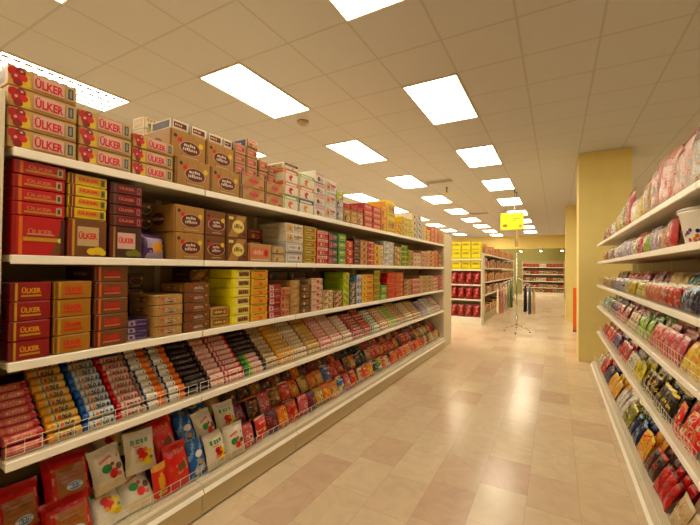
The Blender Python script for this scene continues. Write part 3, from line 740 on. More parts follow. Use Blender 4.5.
for q in ((2.145, 2.285, 5, 0.052, 'red and white pack', 'deep_red', 'pale_pink', 'red'), (2.29, 2.40, 4, 0.058, 'tan red-edged pack', 'tan', 'salmon', 'red'), (2.405, 2.535, 4, 0.072, 'kraft plain carton', 'kraft', 'tan', 'beige'), (2.54, 2.70, 4, 0.062, 'brown wrapped pack', 'brown', 'dark_brown', 'tan'), (2.705, 2.89, 5, 0.06, 'white red-lettered pack', 'beige', 'pale_pink', 'scarlet'),
          (2.895, 3.08, 3, 0.06, 'tan low pack', 'tan', 'cream', 'brown'), (3.085, 3.26, 3, 0.055, 'brown low pack', 'brown', 'beige', 'red'), (3.27, 3.40, 5, 0.07, 'lime tall pack', 'lime', 'yellow', 'green'), (3.405, 3.55, 3, 0.08, 'dark grey pack', 'dark_grey', 'grey', 'cream'), (3.555, 3.68, 4, 0.08, 'sky blue pack', 'sky', 'white', 'blue'),
          (3.685, 3.99, 5, 0.065, 'amber pack', 'amber', 'yellow', 'red'), (3.995, 4.18, 5, 0.075, 'olive pack', 'olive', 'gold', 'lime'), (4.185, 4.40, 2, 0.09, 'green pack', 'green', 'lime', 'white'), (4.405, 4.7, 5, 0.068, 'scarlet pack', 'scarlet', 'red', 'orange'), (4.705, 4.98, 5, 0.068, 'rust pack', 'scarlet', 'orange', 'brown'),
          (4.985, 5.35, 4, 0.06, 'brown pack', 'brown', 'tan', 'red'), (5.355, 5.7, 3, 0.08, 'rose pack', 'rose', 'pale_pink', 'maroon'), (5.705, 6.05, 4, 0.07, 'tan pack', 'tan', 'beige', 'red'), (6.055, 6.4, 4, 0.07, 'beige pack', 'beige', 'kraft', 'brown'), (6.405, 6.75, 4, 0.065, 'cream pack', 'cream', 'rose', 'red'), (6.755, 7.06, 3, 0.09, 'red pack', 'red', 'maroon', 'pale_pink')):
    far_stack(3, *q, d=0.24)
for i, (a, b, c) in enumerate(((2.145, 2.4, 'maroon'), (2.41, 2.7, 'dark_brown'), (2.71, 3.0, 'dark_brown'), (3.01, 3.26, 'brown'), (3.41, 3.55, 'choc'))):
    far_stack(3, a, b, 4, 0.09, '%s plain carton' % c.replace('_', '-'), c, 'choc', 'brown', d=0.17, back=0.27, row='back')

# ------------------------------------------------------------------ biscuit tubes on the fourth shelf
tube_col = [0]
def tubes(y0, y1, rows, look, me_fn, r=0.0205, start=0, jitter=0.0):
    tube_col[0] += 1
    L = y1 - y0 - 0.004
    me = me_fn(L, r)
    for k in range(start, rows):
        s = k * 2 * r * 1.02
        ang = math.atan2(0.24, LDEP - 0.12)
        # lowest rows stand upright behind the wire guard, the rest climb the sloping deck
        if k < 2: x, z = XL - 0.058 - 0.012 * k, Z4 + 0.003 + s
        else:
            t = (k - 1)
            x, z = XL - 0.070 - 0.030 * t, Z4 + 0.003 + 2 * r * 1.02 + t * 0.0285
        put('biscuit_tube', me, (x, (y0 + y1) / 2 + random.uniform(-0.004, 0.004), z),
            '%s, %s row up, %s column from near end, fourth shelf, long unit' % (look, nth(k - start + 1), nth(tube_col[0])), 'biscuit tube', 'biscuit tubes on the fourth shelf',
            rz=random.uniform(-0.02, 0.02) + (random.uniform(-jitter, jitter)))
def t_rondo(body, endc, lt, red='bright_red', plate='cream'):
    return lambda L, r: tube_mesh(L, r, body, [(0.03, 0.18, endc)], [('R', 0.2, 0.12, 0.95, 0.86, plate), ('S', 'R', 0.31, 0.5, 0.62, 0.09, lt), ('E', 0.43, 0.45, 0.2, 0.9, red), ('S', 'ndo', 0.64, 0.5, 0.62, 0.28, lt), ('R', 0.84, 0.2, 0.92, 0.6, endc)], endc)
def t_plain(body, band, lt, dot=None):
    def f(L, r):
        ds = [('R', 0.2, 0.2, 0.85, 0.85, band), ('L', 0.26, 0.32, 0.72, 0.75, 6, lt)]
        if dot: ds.append(('E', 0.9, 0.5, 0.3, 1, dot))
        return tube_mesh(L, r, body, [(0.03, 0.12, band), (0.9, 0.97, lt)], ds, body)
    return f
def t_orange(L, r):
    return tube_mesh(L, r, 'ivory', [(0.03, 0.16, 'navy'), (0.62, 0.97, 'orange')], [('E', 0.3, 0.5, 0.4, 1.2, 'white'), ('L', 0.24, 0.35, 0.56, 0.7, 4, 'navy')], 'ivory')
tubes(0.612, 0.752, 8, 'pink-red biscuit tube', t_plain('rose', 'salmon', 'pale_pink', 'red'))
tubes(0.757, 0.897, 11, 'gold biscuit tube', t_rondo('gold', 'amber', 'navy', 'scarlet', (222, 188, 104)))
tubes(0.902, 1.047, 11, 'blue-ended biscuit tube', t_rondo('silver', 'blue', 'navy', 'orange', (206, 208, 200)))
tubes(1.052, 1.187, 9, 'red-ended biscuit tube', t_rondo('pale_pink', 'red', 'maroon', 'red', (226, 196, 176)))
tubes(1.192, 1.322, 11, 'cream orange-banded tube', t_orange, jitter=0.12)
tubes(1.327, 1.452, 11, 'cream orange-banded tube', t_orange, jitter=0.06)
TD = t_plain('black', 'choc', 'dark_brown')
tubes(1.457, 1.60, 11, 'added black shadow-gap tube', TD)  # added black tubes stand in for a shaded, half-empty gap
tubes(1.605, 1.745, 11, 'cream black-ended tube', lambda L, r: tube_mesh(L, r, 'pale_pink', [(0.03, 0.2, 'choc')], [('L', 0.3, 0.3, 0.85, 0.75, 6, 'rose')], 'choc'))
tubes(1.75, 1.93, 10, 'rose biscuit tube', t_plain('rose', 'pale_pink', 'red'))
tubes(1.935, 2.115, 4, 'green-ended biscuit tube', lambda L, r: tube_mesh(L, r, 'pale_pink', [(0.03, 0.25, 'green'), (0.25, 0.4, 'lime')], [('L', 0.45, 0.3, 0.9, 0.75, 5, 'rose')], 'green'))
tube_col[0] -= 1
for k in range(4, 10): pass
def tubes_over(y0, y1, a, b, look, fn):
    tubes(y0, y1, b, look, fn, start=a)
tubes_over(1.935, 2.115, 4, 11, 'black upper biscuit tube', TD)
tubes(2.12, 2.29, 11, 'beige black-ended tube', lambda L, r: tube_mesh(L, r, 'beige', [(0.03, 0.22, 'choc')], [('L', 0.3, 0.3, 0.85, 0.75, 6, 'brown')], 'choc'))
cols = [('amber', 'gold', 'cream', 'amber biscuit tube'), ('tan', 'cream', 'brown', 'tan biscuit tube'), ('beige', 'gold', 'brown', 'beige biscuit tube'), ('salmon', 'pale_pink', 'red', 'salmon biscuit tube'), ('cream', 'pale_pink', 'red', 'cream biscuit tube'), ('tan', 'ivory', 'rose', 'pale tan tube'),
        ('maroon', 'rose', 'cream', 'maroon biscuit tube'), ('dark_brown', 'red', 'beige', 'dark brown tube'), ('dark_green', 'ivory', 'green', 'dark green tube'), ('orange', 'cream', 'scarlet', 'orange biscuit tube'), ('cream', 'lime', 'olive', 'cream green tube'), ('beige', 'tan', 'maroon', 'beige biscuit tube'),
        ('tan', 'cream', 'red', 'tan red-lettered tube'), ('gold', 'beige', 'brown', 'gold biscuit tube'), ('purple', 'lilac', 'cream', 'purple biscuit tube'), ('ivory', 'silver', 'brown', 'ivory biscuit tube'), ('pink', 'ivory', 'rose', 'pink biscuit tube')]
y = 2.295
for i, (a, b, c, nm) in enumerate(cols):
    wdt = (0.2, 0.2, 0.2, 0.2, 0.21, 0.21, 0.23, 0.23, 0.25, 0.26, 0.3, 0.32, 0.35, 0.36, 0.4, 0.42, 0.42)[i]
    tubes(y, min(y + wdt, 7.07), (9, 10, 10, 9, 9, 8, 8, 9, 8, 8, 8, 9, 8, 8, 7, 8, 8)[i], nm, t_plain(a, b, c), r=0.0225)
    y += wdt + 0.004

# ------------------------------------------------------------------ bags on the bottom shelf
def in_rect(u, v, a, b, c, d): return a <= u <= c and b <= v <= d
wafer_bag = bag_mesh(0.19, 0.235, 0.1, 'red', lambda u, v: (164, 98, 46) if in_rect(u, v, 0.18, 0.2, 0.86, 0.74) else None,
    [('P', [(0.16, 0.18), (0.88, 0.18), (0.88, 0.22), (0.16, 0.22)], 'salmon'), ('P', [(0.16, 0.72), (0.88, 0.78), (0.88, 0.82), (0.16, 0.76)], 'salmon'), ('P', [(0.14, 0.18), (0.18, 0.18), (0.18, 0.76), (0.14, 0.76)], 'salmon'), ('P', [(0.86, 0.18), (0.9, 0.18), (0.9, 0.82), (0.86, 0.82)], 'salmon'),
     ('E', 0.58, 0.33, 0.085, 1.9, 'silver'), ('E', 0.58, 0.33, 0.066, 2.0, (96, 132, 176)), ('L', 0.4, 0.3, 0.76, 0.37, 5, 'white'), ('R', 0.26, 0.49, 0.82, 0.5, 'brown'), ('R', 0.26, 0.58, 0.82, 0.59, 'brown'), ('R', 0.26, 0.66, 0.82, 0.67, 'brown')], nx=14, ny=16, seed=5)
stripe_bag = bag_mesh(0.16, 0.15, 0.07, 'brown', lambda u, v: 'orange' if int(u * 16) % 2 else 'kraft', nx=16, ny=8, seed=6)
fruit_bag = bag_mesh(0.165, 0.22, 0.085, 'ivory', lambda u, v: 'pale_yellow' if (u - 0.55) ** 2 * 2 + (v - 0.4) ** 2 < 0.05 else None,
    [('L', 0.12, 0.68, 0.72, 0.84, 4, 'green'), ('R', 0.2, 0.62, 0.5, 0.645, 'orange'), ('E', 0.4, 0.5, 0.09, 1.1, 'red'), ('E', 0.56, 0.52, 0.055, 1.1, 'orange'), ('E', 0.7, 0.42, 0.09, 1.0, 'yellow'), ('E', 0.48, 0.36, 0.1, 1.2, 'bright_red'), ('E', 0.66, 0.24, 0.11, 1.2, 'yellow'), ('E', 0.4, 0.3, 0.05, 1.1, 'amber'), ('E', 0.74, 0.3, 0.04, 1.2, 'green')], nx=14, ny=16, seed=8)
candy_bag = bag_mesh(0.165, 0.22, 0.075, 'ivory', lambda u, v: 'cream' if v < 0.16 else None,
    [('P', [(0.2, 0.7), (0.5, 0.78), (0.8, 0.72), (0.8, 0.66), (0.5, 0.72), (0.2, 0.64)], 'salmon'), ('E', 0.36, 0.5, 0.1, 1.2, 'green'), ('E', 0.55, 0.56, 0.045, 1.1, 'red'), ('E', 0.56, 0.34, 0.11, 0.9, 'bright_red'), ('E', 0.74, 0.46, 0.08, 0.9, 'brown'), ('E', 0.74, 0.28, 0.05, 1, 'salmon')], nx=14, ny=16, seed=9)
red_foil = bag_mesh(0.16, 0.26, 0.075, 'bright_red', lambda u, v: 'scarlet' if (u + v) % 0.5 < 0.18 else None, [('P', [(0.4, 0.3), (0.8, 0.38), (0.72, 0.62), (0.3, 0.52)], 'tan'), ('P', [(0.44, 0.35), (0.74, 0.41), (0.68, 0.57), (0.36, 0.49)], 'brown'), ('L', 0.2, 0.76, 0.8, 0.85, 5, 'salmon')], nx=14, ny=16, seed=10)
blue_bag = bag_mesh(0.125, 0.23, 0.06, 'blue', lambda u, v: 'sky' if (u - v * 0.8) % 0.45 < 0.12 else None, [('E', 0.5, 0.62, 0.09, 1.3, 'white'), ('R', 0.2, 0.12, 0.8, 0.3, 'silver'), ('E', 0.55, 0.4, 0.07, 1.1, 'tan')], nx=12, ny=14, seed=11)
orange_pouch = bag_mesh(0.09, 0.19, 0.05, 'scarlet', lambda u, v: 'amber' if v > 0.8 or (u - 0.5) ** 2 + (v - 0.5) ** 2 < 0.05 else None, [('R', 0.2, 0.14, 0.8, 0.22, 'yellow')], seed=12)
wafer_blk = bag_mesh(0.15, 0.1, 0.07, 'kraft', lambda u, v: 'brown' if int(v * 10) % 2 else None, nx=8, ny=10, seed=13)
def small_bag(c, a, b, seed, w=0.125, h=0.17, t=0.055):
    return bag_mesh(w, h, t, ('busy', c, a, b), lambda u, v: b if v > 0.9 or v < 0.06 else None, [('L', 0.2, 0.7, 0.8, 0.8, 5, b), ('E', 0.55, 0.42, 0.1, 1.1, a), ('E', 0.55, 0.42, 0.06, 1.1, b)], nx=12, ny=14, seed=seed)
SB = {n: small_bag(*q) for n, q in dict(
    scarlet=('scarlet', 'orange', 'pale_pink', 21), red=('red', 'amber', 'salmon', 22), maroon=('maroon', 'rose', 'purple', 23), orange=('orange', 'yellow', 'red', 24), pink=('rose', 'pale_pink', 'red', 25), gold=('gold', 'cream', 'brown', 26),
    navy=('blue', 'yellow', 'white', 27), black=('black', 'dark_green', 'cream', 28), brown=('brown', 'amber', 'tan', 29), beige=('beige', 'salmon', 'brown', 30), amber=('amber', 'cream', 'scarlet', 31), dark=('dark_brown', 'brown', 'orange', 32), green=('green', 'white', 'yellow', 33), cream=('cream', 'tan', 'red', 34)).items()}
bag_n = {}
def bag(me, look, y, row, rz=0.0, tilt=None, dz=0.0, dx=0.0, name='snack_bag'):
    bag_n[row] = bag_n.get(row, 0) + 1
    x, z, tl = {'front': (XL - 0.07, ZB + 0.004, 0.34), 'middle': (XL - 0.17, ZB + 0.13, 0.42), 'upper': (XL - 0.30, ZB + 0.228, 0.38)}[row]
    put(name, me, (x + dx, y, z + dz), '%s, %s from near end in %s row, bottom shelf, long unit' % (look, nth(bag_n[row]), row), 'bag', 'bags on the bottom shelf of the long unit', rz, tl if tilt is None else tilt, R(-0.05, 0.05))
R = random.uniform
# near end, one by one
bag(stripe_bag, 'striped orange biscuit bag', 0.70, 'front', 0.1, 0.3)
bag(wafer_bag, 'red wafer bag', 0.87, 'front', -0.12, 0.42, dx=0.0)
bag(fruit_bag, 'low white fruit bag', 1.05, 'front', 0.05, 0.85)
bag(candy_bag, 'low white sweets bag', 1.20, 'front', -0.04, 0.8)
bag(orange_pouch, 'orange-topped red pouch', 1.315, 'front', 0.0, 0.2)
bag(red_foil, 'red foil bag', 1.425, 'front', 0.08, 0.30)
bag(blue_bag, 'blue and silver bag', 1.56, 'front', 0.1, 0.26)
bag(fruit_bag, 'white fruit-print bag', 1.70, 'front', 0.12, 0.28)
bag(candy_bag, 'white yellow-print bag', 1.86, 'front', -0.08, 0.22)
bag(wafer_bag, 'red wafer bag', 0.70, 'middle', 0.05, 0.36, dz=-0.02)
bag(wafer_bag, 'red wafer bag', 0.90, 'middle', -0.06, 0.45, dz=0.03)
bag(candy_bag, 'white sweets bag', 1.075, 'middle', 0.1, 0.42, dz=0.02, dx=0.03)
bag(fruit_bag, 'white fruit-print bag', 1.235, 'middle', -0.08, 0.36, dz=0.04, dx=0.03)
bag(red_foil, 'red foil bag', 1.415, 'middle', 0.1, 0.4)
bag(blue_bag, 'blue and silver bag', 1.57, 'middle', -0.1, 0.5)
bag(candy_bag, 'white sweets bag', 1.71, 'middle', 0.16, 0.4)
bag(fruit_bag, 'white fruit-print bag', 1.88, 'middle', -0.1, 0.35)
bag(wafer_bag, 'red wafer bag', 0.98, 'upper', 0.05, 0.35)
bag(fruit_bag, 'beige dim bag', 1.15, 'upper', 0.0, 0.4)
bag(wafer_blk, 'wafer-brown pack', 1.31, 'upper', 0.1, 0.3, dz=0.03)
bag(red_foil, 'red foil bag', 1.46, 'upper', -0.1, 0.4)
bag(blue_bag, 'blue bag', 1.61, 'upper', 0.1, 0.5)
bag(SB['navy'], 'navy bag', 1.75, 'upper', -0.2, 0.5)
bag(SB['beige'], 'beige bag', 1.89, 'upper', 0.1, 0.5)
far = ['pink', 'scarlet', 'maroon', 'orange', 'red', 'pink', 'maroon', 'gold', 'orange', 'amber', 'navy', 'pink', 'red', 'beige', 'scarlet', 'amber', 'black', 'green', 'scarlet', 'cream', 'scarlet', 'orange', 'red', 'scarlet', 'orange', 'beige', 'scarlet', 'red', 'orange', 'scarlet', 'red', 'beige', 'maroon', 'gold', 'cream', 'beige', 'amber', 'brown']
mid = ['maroon', 'dark', 'pink', 'brown', 'scarlet', 'orange', 'gold', 'orange', 'amber', 'navy', 'red', 'red', 'brown', 'amber', 'black', 'black', 'beige', 'scarlet', 'scarlet', 'orange', 'red', 'scarlet', 'red', 'orange', 'dark', 'scarlet', 'red', 'scarlet', 'maroon', 'brown', 'amber', 'beige', 'cream', 'gold', 'brown', 'beige', 'red', 'maroon']
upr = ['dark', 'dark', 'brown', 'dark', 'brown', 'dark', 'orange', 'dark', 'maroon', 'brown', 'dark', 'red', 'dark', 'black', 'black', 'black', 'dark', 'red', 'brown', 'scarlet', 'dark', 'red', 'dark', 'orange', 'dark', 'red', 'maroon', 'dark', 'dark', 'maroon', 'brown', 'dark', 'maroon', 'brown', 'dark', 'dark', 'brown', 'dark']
for row, lst, off in (('front', far, 2.0), ('middle', mid, 2.02), ('upper', upr, 2.04)):
    for i, c in enumerate(lst):
        y = off + i * 0.1345
        if y > 7.0: break
        bag(SB[c], '%s small bag' % c, y, row, R(-0.13, 0.13), (0.3 if row == 'front' else 0.45) + R(-0.1, 0.15), dz=R(0, 0.02))

# ------------------------------------------------------------------ goods on the pillar shelving
def rput(name, me, x, y, z, label, cat, group, rz=0.0, tilt=0.0):
    return put(name, me, (x, y, z), label, cat, group, PI + rz, tilt)
# top shelf: standing bags and cartons
def rstand(items, z, sname):
    for i, (y0, y1, h, look, c, a, b, kind) in enumerate(items):
        w = y1 - y0 - 0.01
        lab = '%s, %s item from pillar on %s shelf, pillar unit' % (look, nth(len(items) - i), sname)
        if kind == 'bag':
            rput('snack_bag', small_bag(c, a, b, 50 + i, w, h, min(0.075, w * 0.3)), XR + 0.11, (y0 + y1) / 2, z + 0.003, lab, 'bag', 'goods on the %s shelf of the pillar unit' % sname, R(-0.08, 0.08), 0.08)
        else:
            rput('sweet_carton', d_plain(c, a, b)(w, 0.16, h), XR + 0.12, (y0 + y1) / 2, z + 0.002, lab, 'carton', 'goods on the %s shelf of the pillar unit' % sname, R(-0.03, 0.03))
rstand([(1.30, 1.62, 0.36, 'silver-pink bag', 'silver', 'salmon', 'pale_pink', 'bag'), (1.63, 1.95, 0.36, 'pink-grey bag', 'pale_pink', 'salmon', 'silver', 'bag'), (1.96, 2.26, 0.37, 'pink-printed silver bag', 'silver', 'salmon', 'pale_pink', 'bag'), (2.27, 2.62, 0.36, 'silver and rust bag', 'silver', 'tan', 'grey', 'bag'),
        (2.63, 2.95, 0.36, 'grey-topped pink bag', 'pale_pink', 'silver', 'rose', 'bag'), (2.96, 3.28, 0.38, 'pink tall bag', 'pale_pink', 'salmon', 'pink', 'bag'), (3.29, 3.58, 0.40, 'pink dark-topped bag', 'pink', 'grey', 'beige', 'bag'), (3.6, 3.86, 0.34, 'tan tall bag', 'beige', 'tan', 'salmon', 'bag'),
        (3.9, 4.15, 0.26, 'yellow-cream bag', 'pale_yellow', 'amber', 'cream', 'bag'), (4.17, 4.4, 0.27, 'white slim bag', 'ivory', 'pale_yellow', 'grey', 'bag'), (4.44, 4.78, 0.40, 'tall red bag', 'red', 'amber', 'maroon', 'bag'), (4.8, 5.12, 0.34, 'yellow-green bag', 'olive', 'yellow', 'lime', 'bag'), (5.14, 5.45, 0.28, 'yellow bag', 'gold', 'lime', 'cream', 'bag'),
        (5.47, 5.75, 0.22, 'white bag', 'ivory', 'navy', 'grey', 'bag'), (5.77, 6.05, 0.2, 'brown bag', 'brown', 'tan', 'red', 'bag'), (6.07, 6.35, 0.22, 'small red bag', 'red', 'maroon', 'cream', 'bag'), (6.37, 6.65, 0.18, 'dark brown bag', 'dark_brown', 'red', 'tan', 'bag')], R1, 'top')
for i, yy in enumerate((2.12, 2.58)):
    e = empty('sweets_tub', (XR + 0.225, yy, R2 + 0.001)); tag(e, 'white plastic sweets tub, %s tub from near end, second shelf, pillar unit' % nth(i + 1), 'tub', 'white sweets tubs')
    a = MB(); a.lathe([(0.165, 0), (0.17, 0.01), (0.197, 0.165), (0.203, 0.17), (0.203, 0.178)], M('white', 'paint'), 28); link('body', a.mesh('tub_body'), e)
    b = MB(); b.lathe([(0.205, 0.179), (0.205, 0.192), (0.198, 0.195), (0.01, 0.196)], M('silver', 'paint'), 28); link('lid', b.mesh('tub_lid'), e)
    c = MB()
    rr = random.Random(5)
    for q in range(34):
        an = PI + rr.uniform(-1.2, 1.2); v = rr.uniform(0.02, 0.085); cc = rr.choice(['rose', 'purple', 'orange', 'red', 'navy', 'brown', 'teal', 'amber', 'lilac', 'grey'])
        n = 8; vs = []
        for k in range(n):
            aa = an + 0.07 * math.cos(2 * PI * k / n); zz = v + 0.011 * math.sin(2 * PI * k / n)
            ro = 0.17 + 0.027 * (zz - 0.01) / 0.155 + 0.0012 + q * 0.00004; vs.append((ro * math.cos(aa), ro * math.sin(aa), zz))
        c.add(vs, [list(range(n))], M(cc, 'film'))
    link('printed_label', c.mesh('tub_label'), e)
rstand([(2.9, 3.13, 0.22, 'red striped bag', 'red', 'scarlet', 'pale_pink', 'bag'), (3.15, 3.36, 0.18, 'tan sweets bag', 'beige', 'rose', 'grey', 'bag'), (3.38, 3.6, 0.2, 'lilac sweets bag', 'lilac', 'ivory', 'purple', 'bag'), (3.62, 3.84, 0.18, 'lime sweets bag', 'lime', 'beige', 'red', 'bag'), (3.86, 4.1, 0.19, 'orange sweets bag', 'scarlet', 'lilac', 'cream', 'bag'),
        (4.12, 4.36, 0.17, 'green-topped bag', 'ivory', 'green', 'red', 'bag'), (4.38, 4.62, 0.18, 'grey-lilac bag', 'lilac', 'grey', 'ivory', 'bag'), (4.64, 4.9, 0.2, 'silver bag', 'silver', 'lilac', 'grey', 'bag'), (4.92, 5.2, 0.18, 'lilac pale bag', 'lilac', 'pale_pink', 'ivory', 'bag'), (5.22, 5.5, 0.16, 'white cap bag', 'ivory', 'grey', 'purple', 'bag'),
        (5.52, 5.8, 0.16, 'dark lilac bag', 'purple', 'grey', 'lilac', 'bag'), (5.82, 6.1, 0.17, 'beige bag', 'beige', 'red', 'brown', 'bag'), (6.12, 6.4, 0.16, 'red-brown bag', 'maroon', 'tan', 'red', 'bag'), (6.42, 6.7, 0.15, 'amber bag', 'amber', 'brown', 'red', 'bag')], R2, 'second')
# third shelf: clear bins filled with bars, packets slanting behind
pk_n = {}
def packet_me(c, a, b, w, h, t, seed):
    return bag_mesh(w, h, t, ('busy', c, a, b), lambda u, v: b if v > 0.93 else None, [('L', 0.2, 0.42, 0.8, 0.56, 4, b), ('E', 0.5, 0.7, 0.06, 1.2, a)], nx=8, ny=10, seed=seed)
def block(y0, y1, z, x0, nd, nw, h, t, dx, tilt, look, block_name, sname, c, a, b, dz=0.0, rzj=0.12, cat='packet', name='sweet_packet'):
    w = (y1 - y0) / nw
    mes = [packet_me(c, a, b, w * 0.95, h, t, hash((look, q)) % 97 if False else (len(look) * 7 + q * 13 + int(y0 * 10))) for q in range(2)]
    for i in range(nd):
        for j in range(nw):
            y = y1 - (j + 0.5) * w
            rput(name, mes[(i + j) % 2], x0 + i * dx + R(-0.006, 0.006), y + R(-0.004, 0.004), z + dz * i + 0.003,
                 '%s, %s from pillar, %s row, %s block, %s shelf, pillar unit' % (look, nth(j + 1), ('front', 'second', 'third', 'fourth', 'fifth', 'sixth', 'back')[i], block_name, sname), cat, '%s packets on the %s shelf of the pillar unit' % (block_name, sname), R(-rzj, rzj), tilt + R(-0.06, 0.1))
for k in range(6):                     # clear guards keep the bars on the third shelf
    ya = 1.28 + k * BW - pillar_unit.location.y
    s = MB(); s.box(XR + 0.018 - pillar_unit.location.x, XR + 0.021 - pillar_unit.location.x, ya + 0.01, ya + BW - 0.01, R3 + 0.0015, R3 + 0.115, CLEAR)
    link('clear_guard', s.mesh('clear_guard'), pillar_unit)
bin_cols = [('grey', 'sky', 'white', 'grey-blue bar packet', 'grey'), ('navy', 'white', 'sky', 'navy and white packet', 'navy'), ('scarlet', 'pink', 'cream', 'pink-orange packet', 'pink-orange'), ('salmon', 'orange', 'cream', 'salmon packet', 'salmon'), ('pale_yellow', 'gold', 'brown', 'pale yellow packet', 'pale yellow'), ('yellow', 'gold', 'cream', 'golden packet', 'golden'),
            ('silver', 'lilac', 'navy', 'silver packet', 'silver'), ('lilac', 'blue', 'white', 'lilac packet', 'lilac'), ('grey', 'beige', 'red', 'grey-beige packet', 'grey-beige'), ('beige', 'orange', 'red', 'beige packet', 'beige'), ('tan', 'red', 'cream', 'tan packet', 'tan')]
for i, (c, a, b, look, bn) in enumerate(bin_cols):
    yc = 2.12 + i * 0.42 - 0.1
    block(yc - 0.205, yc + 0.205, R3 + 0.003, XR + 0.045, 3, 4, 0.125, 0.03, 0.055, 0.16, look, bn, 'third', c, a, b, rzj=0.03, name='bar_packet')
slant = [(1.9, 2.62, 8, 'red slanting packet', 'red', 'deep_red', 'rose', 'cream'), (2.64, 2.92, 3, 'blue slanting packet', 'blue', 'navy', 'sky', 'white'), (2.94, 3.16, 2, 'cream slanting packet', 'cream', 'ivory', 'pale_yellow', 'grey'), (3.18, 3.46, 3, 'green slanting packet', 'green', 'teal', 'green', 'cream'), (3.5, 3.95, 3, 'yellow slanting packet', 'yellow', 'yellow', 'amber', 'cream'),
         (4.0, 4.6, 4, 'crimson slanting packet', 'crimson', 'deep_red', 'maroon', 'salmon'), (4.65, 5.3, 4, 'scarlet slanting packet', 'scarlet', 'red', 'scarlet', 'orange'), (5.35, 6.0, 4, 'orange slanting packet', 'orange', 'scarlet', 'orange', 'cream'), (6.05, 6.7, 4, 'brown slanting packet', 'brown', 'maroon', 'brown', 'tan')]
for (a, b, n, look, bn, c, e1, e2) in slant:
    block(a, b, R3 + 0.003, XR + 0.235, 2, n, 0.215, 0.028, 0.06, 0.30, look, bn + ' slanting', 'third', c, e1, e2, rzj=0.04, name='sweet_pouch')
# lower shelves: rows of packets
def zone(z, sname, specs, h=0.15, nd=4, x0=0.075, dx=0.085, tilt=0.5, t=0.035, dz=0.012, name='sweet_packet'):
    for (a, b, n, look, c, e1, e2) in specs:
        block(a, b, z, XR + x0, nd, n, h, t, dx, tilt, look + ' packet', look, sname, c, e1, e2, dz=dz, name=name)
zone(R4, 'fourth', [(1.5, 1.95, 3, 'rust', 'scarlet', 'orange', 'cream'), (2.0, 2.28, 3, 'orange-red', 'scarlet', 'orange', 'cream'), (2.32, 2.66, 4, 'golden yellow', 'yellow', 'amber', 'orange'), (2.7, 3.05, 3, 'rose red', 'rose', 'red', 'pale_pink'), (3.1, 3.5, 3, 'salmon red', 'red', 'salmon', 'cream'), (3.55, 3.95, 3, 'pale green', 'lime', 'cream', 'green'),
                    (4.0, 4.5, 3, 'cream green', 'cream', 'olive', 'red'), (4.55, 5.05, 3, 'hot pink', 'rose', 'maroon', 'cream'), (5.1, 5.6, 3, 'plum', 'purple', 'rose', 'maroon'), (5.65, 6.15, 3, 'deep green', 'dark_green', 'teal', 'cream'), (6.2, 6.7, 3, 'pale teal', 'teal', 'grey', 'ivory')], h=0.17, nd=6, tilt=0.34, dx=0.058, dz=0.014, x0=0.055, t=0.028)
zone(R5, 'fifth', [(1.5, 1.95, 3, 'tan', 'beige', 'salmon', 'red'), (2.0, 2.4, 3, 'beige', 'beige', 'scarlet', 'cream'), (2.44, 2.85, 3, 'vivid red', 'bright_red', 'cream', 'orange'), (2.9, 3.3, 3, 'black', 'black', 'choc', 'yellow'), (3.35, 3.7, 3, 'charcoal', 'choc', 'yellow', 'cream'), (3.75, 4.1, 3, 'lime', 'yellow', 'lime', 'olive'), (4.15, 4.5, 3, 'ivory', 'ivory', 'olive', 'navy'),
                   (4.55, 5.05, 3, 'crimson', 'red', 'maroon', 'pale_pink'), (5.1, 5.6, 3, 'violet', 'purple', 'maroon', 'lilac'), (5.65, 6.15, 3, 'scarlet', 'bright_red', 'salmon', 'cream'), (6.2, 6.7, 3, 'brick red', 'deep_red', 'scarlet', 'beige')], h=0.18, nd=6, tilt=0.34, dx=0.058, dz=0.018, x0=0.055, t=0.028, name='candy_packet')
zone(RB, 'bottom', [(1.9, 2.25, 2, 'tan crinkled', 'tan', 'beige', 'brown'), (2.3, 2.72, 2, 'beige crinkled', 'beige', 'tan', 'cream'), (2.76, 3.06, 3, 'red', 'red', 'scarlet', 'maroon'), (3.1, 3.34, 2, 'dark brown', 'dark_brown', 'choc', 'red'), (3.38, 3.64, 2, 'golden red', 'amber', 'scarlet', 'yellow'), (3.68, 4.0, 3, 'navy', 'navy', 'black', 'sky'), (4.04, 4.36, 2, 'olive', 'olive', 'choc', 'pale_yellow'),
                    (4.4, 4.82, 3, 'lilac-white', 'ivory', 'lilac', 'silver'), (4.86, 5.5, 4, 'yellow', 'amber', 'gold', 'yellow'), (5.54, 5.92, 2, 'indigo', 'navy', 'maroon', 'purple'), (5.96, 6.36, 3, 'crimson', 'red', 'deep_red', 'salmon'), (6.4, 6.75, 2, 'white-green', 'ivory', 'green', 'red')], h=0.19, nd=6, tilt=0.45, x0=0.012, dx=0.066, t=0.034, dz=0.018, name='candy_bag')

# ------------------------------------------------------------------ shelving with the yellow cartons
EX0, EX1, EY = -2.95, -1.80, 10.6
end_z = (0.69, 1.11, 1.53, 1.82)
side_z = (0.78, 1.16, 1.58, 2.0)
e = empty('shelving_unit', (-2.41, 15.0, 0)); tag(e, 'cream shelving unit ended by yellow cartons and red bags beyond the aisle', 'shelving unit')
def eb(name, x0, x1, y0, y1, z0, z1, m, c=0.0, parent=None):
    s = MB(); s.box(x0 + 2.41, x1 + 2.41, y0 - 15, y1 - 15, z0, z1, m, c); return link(name, s.mesh(name), parent or e)
eb('base_plinth', EX0, EX1, EY, EY + 0.42, 0.0, 0.19, RAIL, 0.006)
for z in end_z:
    so = eb('end_shelf', EX0 + 0.02, EX1 - 0.02, EY + 0.045, EY + 0.42, z - 0.03, z, STEEL); eb('price_rail', EX0 + 0.02, EX1 - 0.02, EY + 0.03, EY + 0.044, z - 0.036, z + 0.001, RAIL, 0.0, so)
